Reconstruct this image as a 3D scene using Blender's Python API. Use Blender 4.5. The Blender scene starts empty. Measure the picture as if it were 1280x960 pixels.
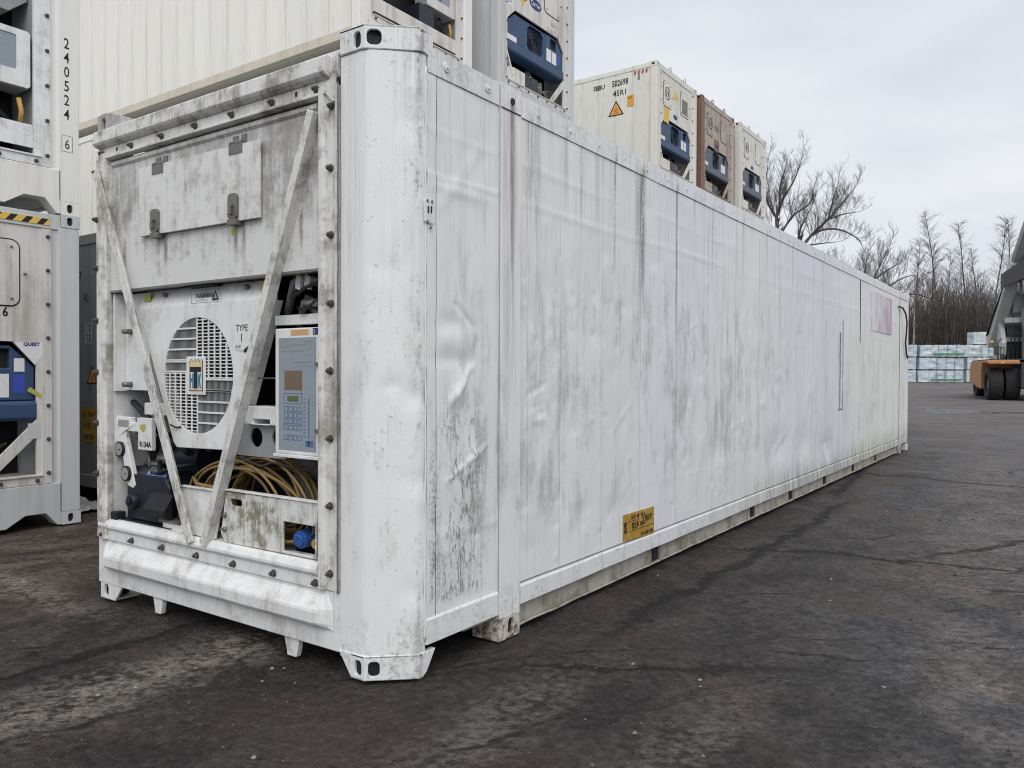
import bpy, bmesh, math, random
import numpy as np
from mathutils import Vector, noise
from mathutils.geometry import tessellate_polygon
rnd = random.Random(7)
SC = bpy.context.scene
COL = SC.collection

# ------------------------------------------------------------------ camera
cam_d = bpy.data.cameras.new('camera'); cam = bpy.data.objects.new('camera', cam_d); COL.objects.link(cam)
cam_d.sensor_width = 36.0; cam_d.lens = 982.2147 / 1280 * 36.0
cam_d.clip_start = 0.05; cam_d.clip_end = 1500
cam.rotation_mode = 'XYZ'
cam.location = (2.3748, -2.4958, 1.3813)
yaw, pitch, roll = -0.6117, -0.0126, 0.0036
f = Vector((math.sin(yaw)*math.cos(pitch), math.cos(yaw)*math.cos(pitch), math.sin(pitch)))
r = f.cross(Vector((0, 0, 1))).normalized(); u = r.cross(f)
r2 = r*math.cos(roll)+u*math.sin(roll); u2 = -r*math.sin(roll)+u*math.cos(roll)
from mathutils import Matrix
cam.rotation_euler = Matrix((r2, u2, -f)).transposed().to_euler()
SC.camera = cam

# ------------------------------------------------------------------ world: overcast daylight
SUN_EL, SUN_AZ = math.radians(48), math.radians(140)      # azimuth clockwise from +Y
W = bpy.data.worlds.new('World'); SC.world = W; W.use_nodes = True
wn, wl = W.node_tree.nodes, W.node_tree.links
wn.clear()
out = wn.new('ShaderNodeOutputWorld'); bg = wn.new('ShaderNodeBackground'); bg2 = wn.new('ShaderNodeBackground')
sky = wn.new('ShaderNodeTexSky'); sky.sky_type = 'NISHITA'; sky.sun_disc = False
sky.sun_elevation = SUN_EL; sky.sun_rotation = SUN_AZ; sky.air_density = 1.0; sky.dust_density = 3.0
bg.inputs['Strength'].default_value = 0.08
wl.new(sky.outputs[0], bg.inputs[0])
tc = wn.new('ShaderNodeTexCoord'); nz = wn.new('ShaderNodeTexNoise'); mp = wn.new('ShaderNodeMapping')
mp.inputs['Scale'].default_value = (1.0, 1.0, 3.0)
wl.new(tc.outputs['Generated'], mp.inputs[0]); wl.new(mp.outputs[0], nz.inputs['Vector'])
nz.inputs['Scale'].default_value = 2.6; nz.inputs['Detail'].default_value = 5; nz.inputs['Roughness'].default_value = 0.5
cr = wn.new('ShaderNodeValToRGB'); wl.new(nz.outputs[0], cr.inputs[0])
cr.color_ramp.elements[0].position = 0.36; cr.color_ramp.elements[0].color = (0.69, 0.72, 0.785, 1)
cr.color_ramp.elements[1].position = 0.64; cr.color_ramp.elements[1].color = (0.84, 0.855, 0.895, 1)
wl.new(cr.outputs[0], bg2.inputs[0]); bg2.inputs['Strength'].default_value = 1.0
mx = wn.new('ShaderNodeMixShader'); mx.inputs[0].default_value = 0.90
wl.new(bg.outputs[0], mx.inputs[1]); wl.new(bg2.outputs[0], mx.inputs[2]); wl.new(mx.outputs[0], out.inputs[0])

# ------------------------------------------------------------------ sun (veiled, very soft)
sd = bpy.data.lights.new('sun', 'SUN'); so = bpy.data.objects.new('sun', sd); COL.objects.link(so)
sd.energy = 1.5; sd.angle = math.radians(45); sd.color = (1.0, 0.97, 0.93)
sdir = Vector((math.sin(SUN_AZ)*math.cos(SUN_EL), math.cos(SUN_AZ)*math.cos(SUN_EL), math.sin(SUN_EL)))
so.rotation_euler = (-sdir).to_track_quat('-Z', 'Y').to_euler(); so.location = (20, -20, 30)
SC.view_settings.view_transform = 'Standard'; SC.view_settings.look = 'None'
SC.cycles.filter_width = 1.05
SC.view_settings.exposure = 0.14; SC.view_settings.gamma = 1.0

# ------------------------------------------------------------------ material graph helper
class S:
    def __init__(s, g, k): s.g, s.k = g, k
    def _m(s, op, b, rev=False):
        n = s.g.t.nodes.new('ShaderNodeMath'); n.operation = op
        a, c = (b, s) if rev else (s, b)
        for i, q in enumerate((a, c)):
            if isinstance(q, S): s.g.t.links.new(q.k, n.inputs[i])
            elif q is not None: n.inputs[i].default_value = q
        return S(s.g, n.outputs[0])
    def __add__(s, b): return s._m('ADD', b)
    __radd__ = __add__
    def __sub__(s, b): return s._m('SUBTRACT', b)
    def __rsub__(s, b): return s._m('SUBTRACT', b, True)
    def __mul__(s, b): return s._m('MULTIPLY', b)
    __rmul__ = __mul__
    def mx(s, b): return s._m('MAXIMUM', b)
    def mn(s, b): return s._m('MINIMUM', b)
    def ab(s): return s._m('ABSOLUTE', None)
    def pw(s, b): return s._m('POWER', b)
    def st(s, a, b):
        n = s.g.t.nodes.new('ShaderNodeMapRange'); n.interpolation_type = 'SMOOTHSTEP'
        s.g.t.links.new(s.k, n.inputs[0]); inv = a > b
        n.inputs[1].default_value = min(a, b); n.inputs[2].default_value = max(a, b)
        n.inputs[3].default_value = 1.0 if inv else 0.0; n.inputs[4].default_value = 0.0 if inv else 1.0
        return S(s.g, n.outputs[0])
    def band(s, c, w, soft): return ((s-c).ab()).st(w+soft, max(w-soft, 0))
class G:
    def __init__(g, name):
        g.m = bpy.data.materials.new(name); g.m.use_nodes = True; g.t = g.m.node_tree; g.t.nodes.clear()
        g.o = g.t.nodes.new('ShaderNodeOutputMaterial'); g.b = g.t.nodes.new('ShaderNodeBsdfPrincipled')
        g.t.links.new(g.b.outputs[0], g.o.inputs[0])
        tc = g.t.nodes.new('ShaderNodeTexCoord'); g.P = tc.outputs['Object']
        sp = g.t.nodes.new('ShaderNodeSeparateXYZ'); g.t.links.new(g.P, sp.inputs[0])
        g.x, g.y, g.z = (S(g, sp.outputs[i]) for i in range(3))
    def vec(g, sx, sy, sz, off=(0, 0, 0)):
        n = g.t.nodes.new('ShaderNodeMapping'); n.inputs['Scale'].default_value = (sx, sy, sz)
        n.inputs['Location'].default_value = off
        g.t.links.new(g.P, n.inputs[0]); return n.outputs[0]
    def comb(g, x, y, z):
        n = g.t.nodes.new('ShaderNodeCombineXYZ')
        for i, q in enumerate((x, y, z)):
            if isinstance(q, S): g.t.links.new(q.k, n.inputs[i])
            else: n.inputs[i].default_value = q
        return n.outputs[0]
    def noise(g, v, scale=1, detail=4, rough=0.55, dist=0):
        n = g.t.nodes.new('ShaderNodeTexNoise'); g.t.links.new(v, n.inputs['Vector'])
        n.inputs['Scale'].default_value = scale; n.inputs['Detail'].default_value = detail
        n.inputs['Roughness'].default_value = rough; n.inputs['Distortion'].default_value = dist
        return S(g, n.outputs[0])
    def vor(g, v, scale=1, feature='F1', rnd_=1.0):
        n = g.t.nodes.new('ShaderNodeTexVoronoi'); n.feature = feature; g.t.links.new(v, n.inputs['Vector'])
        n.inputs['Scale'].default_value = scale; n.inputs['Randomness'].default_value = rnd_
        return S(g, n.outputs['Distance'])
    def warp(g, v, scale, amt):
        n = g.t.nodes.new('ShaderNodeTexNoise'); g.t.links.new(v, n.inputs['Vector']); n.inputs['Scale'].default_value = scale
        n.inputs['Detail'].default_value = 3
        a = g.t.nodes.new('ShaderNodeVectorMath'); a.operation = 'MULTIPLY_ADD'
        g.t.links.new(n.outputs['Color'], a.inputs[0]); a.inputs[1].default_value = (amt,)*3; g.t.links.new(v, a.inputs[2])
        return a.outputs[0]
    def rndv(g):
        n = g.t.nodes.new('ShaderNodeObjectInfo'); return S(g, n.outputs['Random'])
    def c(g, col):
        n = g.t.nodes.new('ShaderNodeRGB'); n.outputs[0].default_value = (*col, 1); return n.outputs[0]
    def mix(g, fac, a, b, mode='MIX'):
        n = g.t.nodes.new('ShaderNodeMix'); n.data_type = 'RGBA'; n.blend_type = mode
        if isinstance(fac, S): g.t.links.new(fac.k, n.inputs[0])
        else: n.inputs[0].default_value = fac
        for i, q in ((6, a), (7, b)):
            if isinstance(q, tuple): n.inputs[i].default_value = (*q, 1)
            else: g.t.links.new(q, n.inputs[i])
        return n.outputs[2]
    def bright(g, col, v):
        n = g.t.nodes.new('ShaderNodeVectorMath'); n.operation = 'SCALE'
        g.t.links.new(col, n.inputs[0]); g.t.links.new(v.k, n.inputs['Scale']); return n.outputs[0]
    def fin(g, col, rough=0.5, metal=0.0, bump=None, bstr=0.3, bdist=0.01, spec=0.4):
        if isinstance(col, tuple): g.b.inputs['Base Color'].default_value = (*col, 1)
        else: g.t.links.new(col, g.b.inputs['Base Color'])
        for k, q in (('Roughness', rough), ('Metallic', metal), ('Specular IOR Level', spec)):
            if isinstance(q, S): g.t.links.new(q.k, g.b.inputs[k])
            else: g.b.inputs[k].default_value = q
        if bump is not None:
            n = g.t.nodes.new('ShaderNodeBump'); n.inputs['Strength'].default_value = bstr; n.inputs['Distance'].default_value = bdist
            g.t.links.new(bump.k, n.inputs['Height']); g.t.links.new(n.outputs[0], g.b.inputs['Normal'])
        return g.m

def paint(name, base, grime=(0.22, 0.21, 0.19), amt=0.55, lo=0.46, hi=0.72, rust=0.0, rough=0.5, bump=0.25, tint=None, metal=0.0, spots=0.4, drift=0.5):
    """weathered paint: vertical run-off streaks, blotchy grime, chips and rust specks"""
    g = G(name); P = g.P
    st = g.noise(g.vec(9, 9, 0.45), 1, 6, 0.62)
    fs = g.noise(g.vec(38, 38, 1.6), 1, 3, 0.6)
    bl = g.noise(P, 2.3, 6, 0.6)
    sp = g.noise(P, 42, 3, 0.6)
    m = ((st*0.6+fs*0.25+bl*0.4)-0.125).st(lo, hi)*amt
    col = g.mix(m, base, grime)
    big = g.noise(P, 0.55, 3, 0.5)
    if tint: col = g.mix(big.st(0.42, 0.66)*drift, col, tint)
    chip = sp.st(0.70, 0.76)*bl.st(0.45, 0.6)*spots
    col = g.mix(chip, col, (0.09, 0.075, 0.06))
    if rust > 0:
        rs = (g.noise(g.vec(6, 6, 1.1), 1, 6, 0.65)+sp*0.18).st(0.62, 0.74)*rust
        col = g.mix(rs, col, g.mix(sp, (0.10, 0.045, 0.02), (0.25, 0.13, 0.07)))
    col = g.bright(col, g.rndv()*0.05+0.975)
    bh = bl*0.5+sp*0.35+fs*0.15
    return g.fin(col, bl*0.25+(rough-0.1), metal, bh, bump, 0.006)

def flat(name, col, rough=0.6, metal=0.0, var=0.15, scale=14, spec=0.4):
    g = G(name); n = g.noise(g.P, scale, 5, 0.6)
    c = g.bright(g.c(col), n*var*2+(1-var))
    return g.fin(c, n*0.2+(rough-0.1), metal, n, 0.2, 0.004, spec)

def decal(name, col, wear=0.3, under=(0.6, 0.62, 0.62)):
    g = G(name); n = g.noise(g.P, 30, 5, 0.65); s = g.noise(g.vec(50, 50, 4), 1, 4, 0.6)
    m = (n*0.6+s*0.4).st(0.66-wear*0.35, 0.72-wear*0.2)*min(1, wear*2.5)
    return g.fin(g.mix(m, g.bright(g.c(col), n*0.3+0.85), under), 0.5)

# main container paint -------------------------------------------------
def main_side():
    g = G('weathered_white_side_paint'); P, x, y, z = g.P, g.x, g.y, g.z
    base = g.c((0.77, 0.79, 0.785))
    big = g.noise(g.vec(0.6, 0.6, 0.5), 1, 3, 0.5)
    lav = (y.band(3.3, 0.9, 0.9)*0.5+y.band(7.6, 2.0, 0.7)*0.95).mn(1.0)*(big.st(0.30, 0.58))
    col = g.mix(lav*0.85, base, (0.72, 0.73, 0.815))
    col = g.mix(y.st(8.6, 9.6)*0.75*z.st(2.5, 1.7), col, (0.76, 0.80, 0.74))
    st = g.noise(g.vec(10, 10, 0.40), 1, 6, 0.65); fs = g.noise(g.vec(52, 52, 1.6), 1, 5, 0.7)
    wp = g.warp(g.vec(1, 1, 0.5), 4.0, 0.16)
    bl = g.noise(wp, 3.0, 9, 0.70); b2 = g.noise(g.warp(g.vec(1, 1, 0.38), 7.0, 0.08), 7.5, 8, 0.72)
    sp = g.noise(P, 46, 4, 0.65); sp2 = g.noise(g.vec(1, 1, 0.6), 120, 3, 0.6)
    # sponge-like grey-green mildew in the middle height
    zone = (z+bl*0.9).st(2.75, 2.25)*z.st(0.30, 0.75)*((y+bl*1.2).band(3.0, 1.9, 0.9)*0.95+(y+bl*1.0).band(5.6, 0.9, 0.5)*1.0+y.st(6.5, 9)*0.35+0.32).mn(1.0)
    m1 = (bl*0.55+b2*0.45+st*0.30-0.15).st(0.47, 0.64)*((fs*0.7+sp*0.5).st(0.36, 0.70)*0.6+0.4)
    col = g.mix(m1*zone*0.80, col, (0.40, 0.415, 0.38))
    m2 = (b2*0.6+fs*0.5).st(0.56, 0.72)*(zone*0.5+0.22)
    col = g.mix(m2*0.5, col, (0.42, 0.43, 0.41))
    # run-off veil from the top rail
    col = g.mix((st*0.5+fs*0.6).st(0.52, 0.70)*z.st(1.2, 2.7)*0.30, col, (0.35, 0.365, 0.36))
    # individual dark drips below the rail
    yn = g.noise(g.vec(34, 34, 2.6), 1, 4, 0.65); yw = y+(g.noise(g.vec(0, 0, 5), 1, 2)-0.5)*0.012
    drips = [(1.06, 0.05, 2.3, 0.45), (1.12, 0.03, 2.1, 0.35), (1.60, 0.016, 2.3, 0.5), (2.03, 0.016, 2.15, 0.8), (2.43, 0.055, 1.9, 0.95), (2.36, 0.03, 2.2, 0.5), (3.02, 0.020, 1.75, 0.8), (3.36, 0.03, 2.35, 0.4),
             (1.42, 0.03, 2.35, 0.4), (1.80, 0.035, 2.2, 0.3), (3.75, 0.02, 2.2, 0.5), (4.5, 0.03, 2.3, 0.5), (5.2, 0.02, 2.2, 0.5), (6.1, 0.03, 2.3, 0.4), (7.4, 0.03, 2.2, 0.45), (9.5, 0.012, 1.85, 0.8)]
    dm = None
    for yy, w, zl, k in drips:
        q = yw.band(yy, w*0.8, w*0.8)*(z+yn*0.35).st(zl-0.1, zl+0.55)*k
        dm = q if dm is None else dm.mx(q)
    dm = dm*(yn*0.7+sp*0.4).st(0.40, 0.60)*z.st(2.86, 2.74)
    col = g.mix(dm*0.85, col, (0.075, 0.08, 0.072))
    # grubby edges of the rails
    tr = z.st(2.738, 2.748)*(sp*0.5+bl*0.4+fs*0.25).st(0.54, 0.74); col = g.mix(tr*0.42, col, (0.24, 0.235, 0.215))
    br = z.st(0.30, 0.24)*(sp*0.5+b2*0.4+fs*0.2).st(0.52, 0.70); col = g.mix(br*0.5, col, (0.25, 0.24, 0.21))
    # dirt caught at the panel seams
    sd = None
    for yy in (0.2745, 0.760, 0.953, 1.12, 1.37, 1.60, 1.87, 2.12, 2.42, 2.70, 3.03, 3.35, 3.67, 4.0, 4.325, 4.65, 4.975, 5.3, 5.625, 5.95, 6.6, 7.25, 7.9, 8.55, 9.2, 9.85):
        q = yw.band(yy, 0.002, 0.009); sd = q if sd is None else sd.mx(q)
    col = g.mix(sd*(st*0.6+fs*0.5).st(0.46, 0.72)*0.30, col, (0.26, 0.265, 0.25))
    # rust run on the forward post
    ru = yw.band(0.868, 0.016, 0.016)*z.st(1.2, 2.55)*yn.st(0.26, 0.48)*z.st(2.83, 2.78)
    col = g.mix(ru*0.85, col, (0.19, 0.125, 0.09))
    ru2 = yw.band(0.85, 0.06, 0.04)*z.st(0.5, 2.2)*fs.st(0.38, 0.6)*z.st(2.84, 2.7)
    col = g.mix(ru2*0.42, col, (0.29, 0.265, 0.235))
    # crazed paint low on the forward panel
    cm = ((y+b2*0.35+bl*0.2-0.27).band(0.48, 0.17, 0.10)*(z+b2*0.35).st(1.62, 1.20)*z.st(0.27, 0.34))*(b2*0.6+bl*0.4).st(0.40, 0.52)
    wv = g.warp(g.warp(g.vec(23, 23, 6.5), 1.6, 1.1), 6, 0.5)
    cv = g.vor(wv, 1, 'DISTANCE_TO_EDGE').st(0.065, 0.006); cv2 = g.vor(g.warp(g.vec(95, 95, 34), 1.5, 1.2), 1, 'DISTANCE_TO_EDGE').st(0.06, 0.004)
    cm2 = (yw.band(0.262, 0.028, 0.03)*z.st(1.15, 0.95)*z.st(0.27, 0.34))
    crack = (cv*cm*(b2.st(0.36, 0.50))).mx(cv2*cm*0.6*(bl.st(0.45, 0.55))).mx(cm2*(b2*0.6+sp*0.5).st(0.50, 0.66)*0.85)
    col = g.mix(cm*(fs*0.6+b2*0.4).st(0.46, 0.66)*0.25, col, (0.40, 0.405, 0.39))
    col = g.mix(crack*0.72, col, (0.06, 0.06, 0.055))
    pm_ = y.st(0.20, 0.19)
    col = g.mix(pm_*sp.st(0.60, 0.68)*b2.st(0.46, 0.58)*0.6, col, (0.22, 0.20, 0.17))
    col = g.mix(pm_*(yw.band(0.165, 0.012, 0.02))*(bl*0.5+b2*0.5+sp*0.2).st(0.58, 0.70)*0.55, col, (0.22, 0.205, 0.18))
    col = g.mix(pm_*(b2*0.5+fs*0.5).st(0.56, 0.68)*0.35, col, (0.40, 0.40, 0.38))
    # chips, scuffs and fine specks
    chip = sp.st(0.70, 0.73)*bl.st(0.46, 0.58); col = g.mix(chip*0.8, col, (0.10, 0.085, 0.07))
    col = g.mix(sp2.st(0.68, 0.74)*b2.st(0.42, 0.6)*0.45, col, (0.16, 0.155, 0.14))
    scr = g.noise(g.comb((y*0.6+z*0.8)*3, (z*0.6-y*0.8)*70, x), 1, 3, 0.6).st(0.70, 0.74)*bl.st(0.50, 0.60)
    col = g.mix(scr*0.45, col, (0.30, 0.30, 0.29))
    # algae creeping up from the bottom rail at the far half
    al = (z-b2*0.35).st(0.42, 0.0)*y.st(3.0, 6.5)*(st*0.6+fs*0.5).st(0.42, 0.64)
    col = g.mix(al*0.7, col, (0.20, 0.215, 0.115))
    bh = bl*0.35+sp*0.35+fs*0.3+b2*0.2-crack*1.5
    col = g.bright(col, g.rndv()*0.05+0.975)
    return g.fin(col, b2*0.25+0.36, 0, bh, 0.34, 0.007, 0.45)

def front_dirty(name, base, dark, k, green=0.0, top=0.0):
    g = G(name); P, x, y, z = g.P, g.x, g.y, g.z
    st = g.noise(g.vec(15, 15, 1.0), 1, 7, 0.68); fs = g.noise(g.vec(70, 70, 7), 1, 5, 0.7)
    bl = g.noise(g.warp(P, 4, 0.1), 3.6, 8, 0.68); b2 = g.noise(g.warp(P, 9, 0.06), 11, 7, 0.7); sp = g.noise(P, 75, 4, 0.65)
    m = (st*0.40+fs*0.22+bl*0.35+b2*0.30-0.135)
    if top: m = m+z.st(2.0, 2.5)*0.09*top-z.st(2.25, 1.95)*0.07*top
    m = m.st(0.44, 0.66)*k
    col = g.mix(m, base, dark)
    col = g.mix((bl*0.5+b2*0.5).st(0.52, 0.66)*0.6*k, col, (0.22, 0.185, 0.135))
    if top:
        dr_ = None
        for xx in (-1.845, -1.77, -1.13, -1.065, -0.62, -2.2):
            q = (x+(g.noise(g.vec(0, 0, 6), 1, 2)-0.5)*0.03).band(xx, 0.008, 0.022); dr_ = q if dr_ is None else dr_.mx(q)
        col = g.mix(dr_*z.st(1.90, 2.10)*z.st(2.20, 2.13)*(fs*0.6+b2*0.5).st(0.42, 0.6)*0.8, col, (0.13, 0.105, 0.08))
    if green: col = g.mix((bl*0.6+b2*0.35+fs*0.15).st(0.53, 0.63)*green, col, (0.185, 0.175, 0.095))
    col = g.mix(sp.st(0.62, 0.70)*b2.st(0.44, 0.58)*0.7*min(1, k*1.4), col, (0.06, 0.055, 0.045))
    col = g.mix(sp.st(0.40, 0.32)*bl.st(0.52, 0.42)*0.35, col, base)
    return g.fin(col, b2*0.25+0.40, 0, bl*0.35+sp*0.45+fs*0.2+b2*0.3, 0.4, 0.006)

def ground_mat():
    g = G('oily_black_yard_ground'); P, x, y = g.P, g.x, g.y
    v = g.vec(1, 1, 1)
    # long scrape direction runs roughly along the wheel paths
    d1 = g.comb((x*0.12+y*0.99)*1.0, (y*-0.12+x*0.99)*2.2, 0)
    a = g.noise(v, 0.45, 8, 0.62); b = g.noise(g.warp(v, 1.5, 0.5), 2.6, 9, 0.7); c = g.noise(v, 21, 7, 0.72); e = g.noise(v, 120, 4, 0.7)
    sn = g.noise(d1, 1.6, 8, 0.68)
    fn = g.noise(g.comb((x*0.7+y*0.7)*16, (y*0.7-x*0.7)*28, 0), 1, 6, 0.75); gn = g.vor(v, 75); gn2 = g.vor(g.warp(v, 30, 0.02), 28)
    ef = (c*0.5+e*0.35+fn*0.35-0.1).st(0.28, 0.74)
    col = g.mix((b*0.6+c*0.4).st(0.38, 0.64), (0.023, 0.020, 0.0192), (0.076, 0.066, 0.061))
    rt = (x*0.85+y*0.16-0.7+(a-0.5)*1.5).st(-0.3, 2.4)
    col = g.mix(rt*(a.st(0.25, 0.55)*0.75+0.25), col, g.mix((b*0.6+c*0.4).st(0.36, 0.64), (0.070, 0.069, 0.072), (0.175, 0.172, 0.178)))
    lf = (x*-1-1.6+(b-0.5)*1.5).st(0.0, 2.2)*y.st(3.0, 1.0)
    col = g.mix(lf*(sn*0.7+c*0.35).st(0.42, 0.62)*0.85, col, (0.185, 0.148, 0.122))
    hu = g.noise(v, 0.9, 5, 0.6); h2 = g.noise(v, 2.1, 6, 0.65)
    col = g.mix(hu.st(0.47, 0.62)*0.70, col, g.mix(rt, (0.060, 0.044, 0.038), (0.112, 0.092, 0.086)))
    col = g.mix(h2.st(0.54, 0.66)*rt*0.5, col, (0.125, 0.130, 0.142))
    col = g.bright(col, ef*0.75+gn*0.55+gn2*0.45+0.20)
    def path(px, py, dx, dy, w, soft, l0, l1):
        n = math.hypot(dx, dy); dx, dy = dx/n, dy/n
        q = ((x-px)*(-dy)+(y-py)*dx)+(b-0.5)*0.55
        t = (x-px)*dx+(y-py)*dy
        return q.band(0, w, soft)*t.st(l0-0.4, l0+0.5)*t.st(l1+0.6, l1-0.5)
    gr = (c*0.55+e*0.2+fn*0.5-0.1).st(0.44, 0.72)
    p1 = path(-1.06, -0.6, -0.03, 1.0, 0.17, 0.22, -1.3, 1.1)
    p2 = path(-3.3, -0.15, 1.0, -0.05, 0.06, 0.16, -1.5, 1.0)
    p3 = path(2.08, 1.0, 0.03, 1.0, 0.20, 0.35, -1.2, 3.0)*(a*0.5+b*0.6).st(0.50, 0.66)
    p4 = path(1.75, 6.5, -0.04, 1.0, 0.30, 0.5, -3.5, 6.0)
    p5 = path(0.52, -0.3, 0.0, 1.0, 0.10, 0.18, -0.8, 0.9)
    p6 = path(1.25, 0.25, 0.0, 1.0, 0.12, 0.2, -0.6, 0.4)
    gr2 = (sn*0.35+fn*0.40+c*0.45-0.1).st(0.42, 0.60)
    pm = (p1*1.0).mx(p2*0.75).mx(p3*0.6).mx(p4*0.35).mx(p5*0.45).mx(p6*0.45)
    col = g.mix((pm*gr2).mn(0.9), col, g.mix(e, (0.225, 0.195, 0.165), (0.47, 0.43, 0.38)))
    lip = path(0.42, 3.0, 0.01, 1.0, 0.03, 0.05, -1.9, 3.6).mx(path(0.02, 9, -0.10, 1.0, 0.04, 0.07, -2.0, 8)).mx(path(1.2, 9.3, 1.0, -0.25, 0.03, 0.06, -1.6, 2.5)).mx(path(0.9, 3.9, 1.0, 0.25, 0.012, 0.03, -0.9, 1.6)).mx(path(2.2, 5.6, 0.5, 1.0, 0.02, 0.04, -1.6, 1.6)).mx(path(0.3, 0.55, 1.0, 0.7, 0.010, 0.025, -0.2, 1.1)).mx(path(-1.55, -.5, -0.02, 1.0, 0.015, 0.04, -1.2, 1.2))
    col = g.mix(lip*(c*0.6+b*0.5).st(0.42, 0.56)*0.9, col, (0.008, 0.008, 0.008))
    # streaky scuffs everywhere
    col = g.mix((sn*0.5+fn*0.5).st(0.54, 0.66)*0.30, col, (0.135, 0.125, 0.12))
    col = g.mix((sn*0.45+fn*0.55).st(0.45, 0.33)*0.6, col, (0.010, 0.0095, 0.0095))
    fk = g.noise(g.warp(v, 9, 0.06), 24, 7, 0.72); pt = (a*0.5+b*0.3+h2*0.3).st(0.50, 0.62)
    col = g.mix(fk.st(0.585, 0.625)*(pt*0.8+0.12)*(rt*0.6+0.4)*0.75, col, (0.27, 0.262, 0.255))
    col = g.mix(fk.st(0.40, 0.365)*(0.35+hu.st(0.40, 0.6)*0.5), col, (0.012, 0.011, 0.011))
    # dark cracks and tyre lips
    cv = g.vor(g.warp(g.warp(g.comb((x*0.75+y*0.66)*0.32, (y*0.75-x*0.66)*0.75, 0), 1.1, 0.7), 7, 0.16), 1, 'DISTANCE_TO_EDGE')
    ck = cv.st(0.016, 0.002)*(b*0.5+c*0.5).st(0.50, 0.60)
    col = g.mix(ck*0.85, col, (0.006, 0.006, 0.006))
    # pale flecks of grit
    fl = g.vor(v, 34).st(0.13, 0.07)*g.noise(v, 5, 3).st(0.50, 0.62)
    col = g.mix(fl*0.55, col, (0.30, 0.29, 0.28))
    fl2 = g.vor(v, 90).st(0.16, 0.10)*c.st(0.48, 0.6)
    col = g.mix(fl2*0.40, col, (0.22, 0.21, 0.205))
    far = (y+x*0.8+(a-0.5)*8).st(10, 24)
    col = g.mix(far*(g.noise(g.vec(0.25, 1.1, 1), 1, 5, 0.6).st(0.34, 0.60))*0.7, col, g.mix(hu.st(0.42, 0.6), (0.20, 0.195, 0.195), (0.19, 0.16, 0.138)))
    wet = a.st(0.56, 0.66)
    bh = b*0.5+c*0.7+e*0.30+fn*0.45+gn*0.25+gn2*0.35-ck*1.0-lip*0.6
    return g.fin(col, (c*0.25+0.66)-wet*0.18, 0, bh, 1.0, 0.04, 0.28)

M = {}
M['side'] = main_side()
M['white'] = front_dirty('white_frame_paint', (0.78, 0.79, 0.785), (0.35, 0.32, 0.29), 0.5)
M['white_dirty'] = front_dirty('grey_grimed_white_paint', (0.69, 0.695, 0.685), (0.175, 0.16, 0.145), 0.66, 0, 1.0)
M['white_door'] = front_dirty('mottled_door_paint', (0.74, 0.745, 0.73), (0.27, 0.245, 0.225), 0.72)
M['white_frame'] = front_dirty('streaked_frame_paint', (0.72, 0.72, 0.70), (0.20, 0.185, 0.155), 0.72, 0.35)
M['white_mossy'] = front_dirty('stained_white_paint', (0.72, 0.725, 0.70), (0.16, 0.165, 0.135), 0.8, 0.75)
M['white_clean'] = front_dirty('plain_white_paint', (0.78, 0.79, 0.79), (0.42, 0.40, 0.36), 0.42)
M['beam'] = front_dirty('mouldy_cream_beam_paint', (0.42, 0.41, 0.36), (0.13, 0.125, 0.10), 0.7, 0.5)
g = G('rust_bitten_casting_paint'); n1 = g.noise(g.P, 26, 6, 0.7); n2 = g.noise(g.P, 9, 4, 0.6)
c_ = g.mix((n1*0.6+n2*0.4).st(0.46, 0.54)*0.8, (0.58, 0.56, 0.53), (0.23, 0.16, 0.12)); c_ = g.mix((n1*0.7+n2*0.3).st(0.54, 0.60), c_, (0.11, 0.05, 0.025))
M['rusty'] = g.fin(c_, 0.7, 0, n1, 0.5, 0.006)
M['bolt'] = flat('weathered_bolt_steel', (0.13, 0.125, 0.115), 0.5, 0.6, 0.4, 60)
M['steel'] = flat('worn_grey_steel', (0.20, 0.195, 0.185), 0.5, 0.5, 0.35, 40)
M['dark'] = flat('black_innards_and_hole_fill', (0.012, 0.013, 0.015), 0.6)
M['dark2'] = flat('dark_blue_compressor_paint', (0.014, 0.018, 0.030), 0.35)
M['cavity'] = flat('shade_black_inner_wall', (0.010, 0.011, 0.014), 0.8)  # black paint stands in for the shade deep inside the bay
M['grey_in'] = flat('grey_inner_sheet', (0.30, 0.31, 0.315), 0.7)
M['cable'] = flat('dusty_ochre_cable_rubber', (0.235, 0.155, 0.062), 0.65, 0, 0.3, 30)
M['cable_dk'] = flat('old_black_cable_rubber', (0.035, 0.03, 0.026), 0.6)
M['rubber'] = flat('black_tyre_rubber', (0.022, 0.022, 0.024), 0.8, 0, 0.3, 8)
M['panel_grey'] = flat('grey_membrane_panel', (0.27, 0.315, 0.355), 0.45)
M['key_blue'] = flat('blue_key_print', (0.10, 0.17, 0.33), 0.5)
M['lcd'] = flat('brown_display_window', (0.17, 0.125, 0.075), 0.2)
M['lcd_g'] = flat('green_grey_lcd', (0.11, 0.14, 0.05), 0.2)
M['orange_st'] = decal('peach_sticker', (0.62, 0.36, 0.16), 0.2)
M['navy_st'] = decal('navy_sticker', (0.03, 0.03, 0.16), 0.1)
M['blue_st'] = decal('blue_sticker', (0.05, 0.08, 0.45), 0.1)
M['tag_blue'] = decal('worn_blue_tag', (0.10, 0.17, 0.42), 0.35, (0.5, 0.52, 0.5))
M['yellow_st'] = decal('yellow_sticker', (0.72, 0.48, 0.08), 0.15)
M['white_st'] = decal('white_sticker', (0.74, 0.75, 0.76), 0.12)
M['ochre_st'] = decal('scratched_ochre_sticker', (0.42, 0.235, 0.022), 0.42, (0.55, 0.47, 0.30))
M['amber_st'] = decal('amber_sticker', (0.70, 0.34, 0.07), 0.1)
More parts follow.
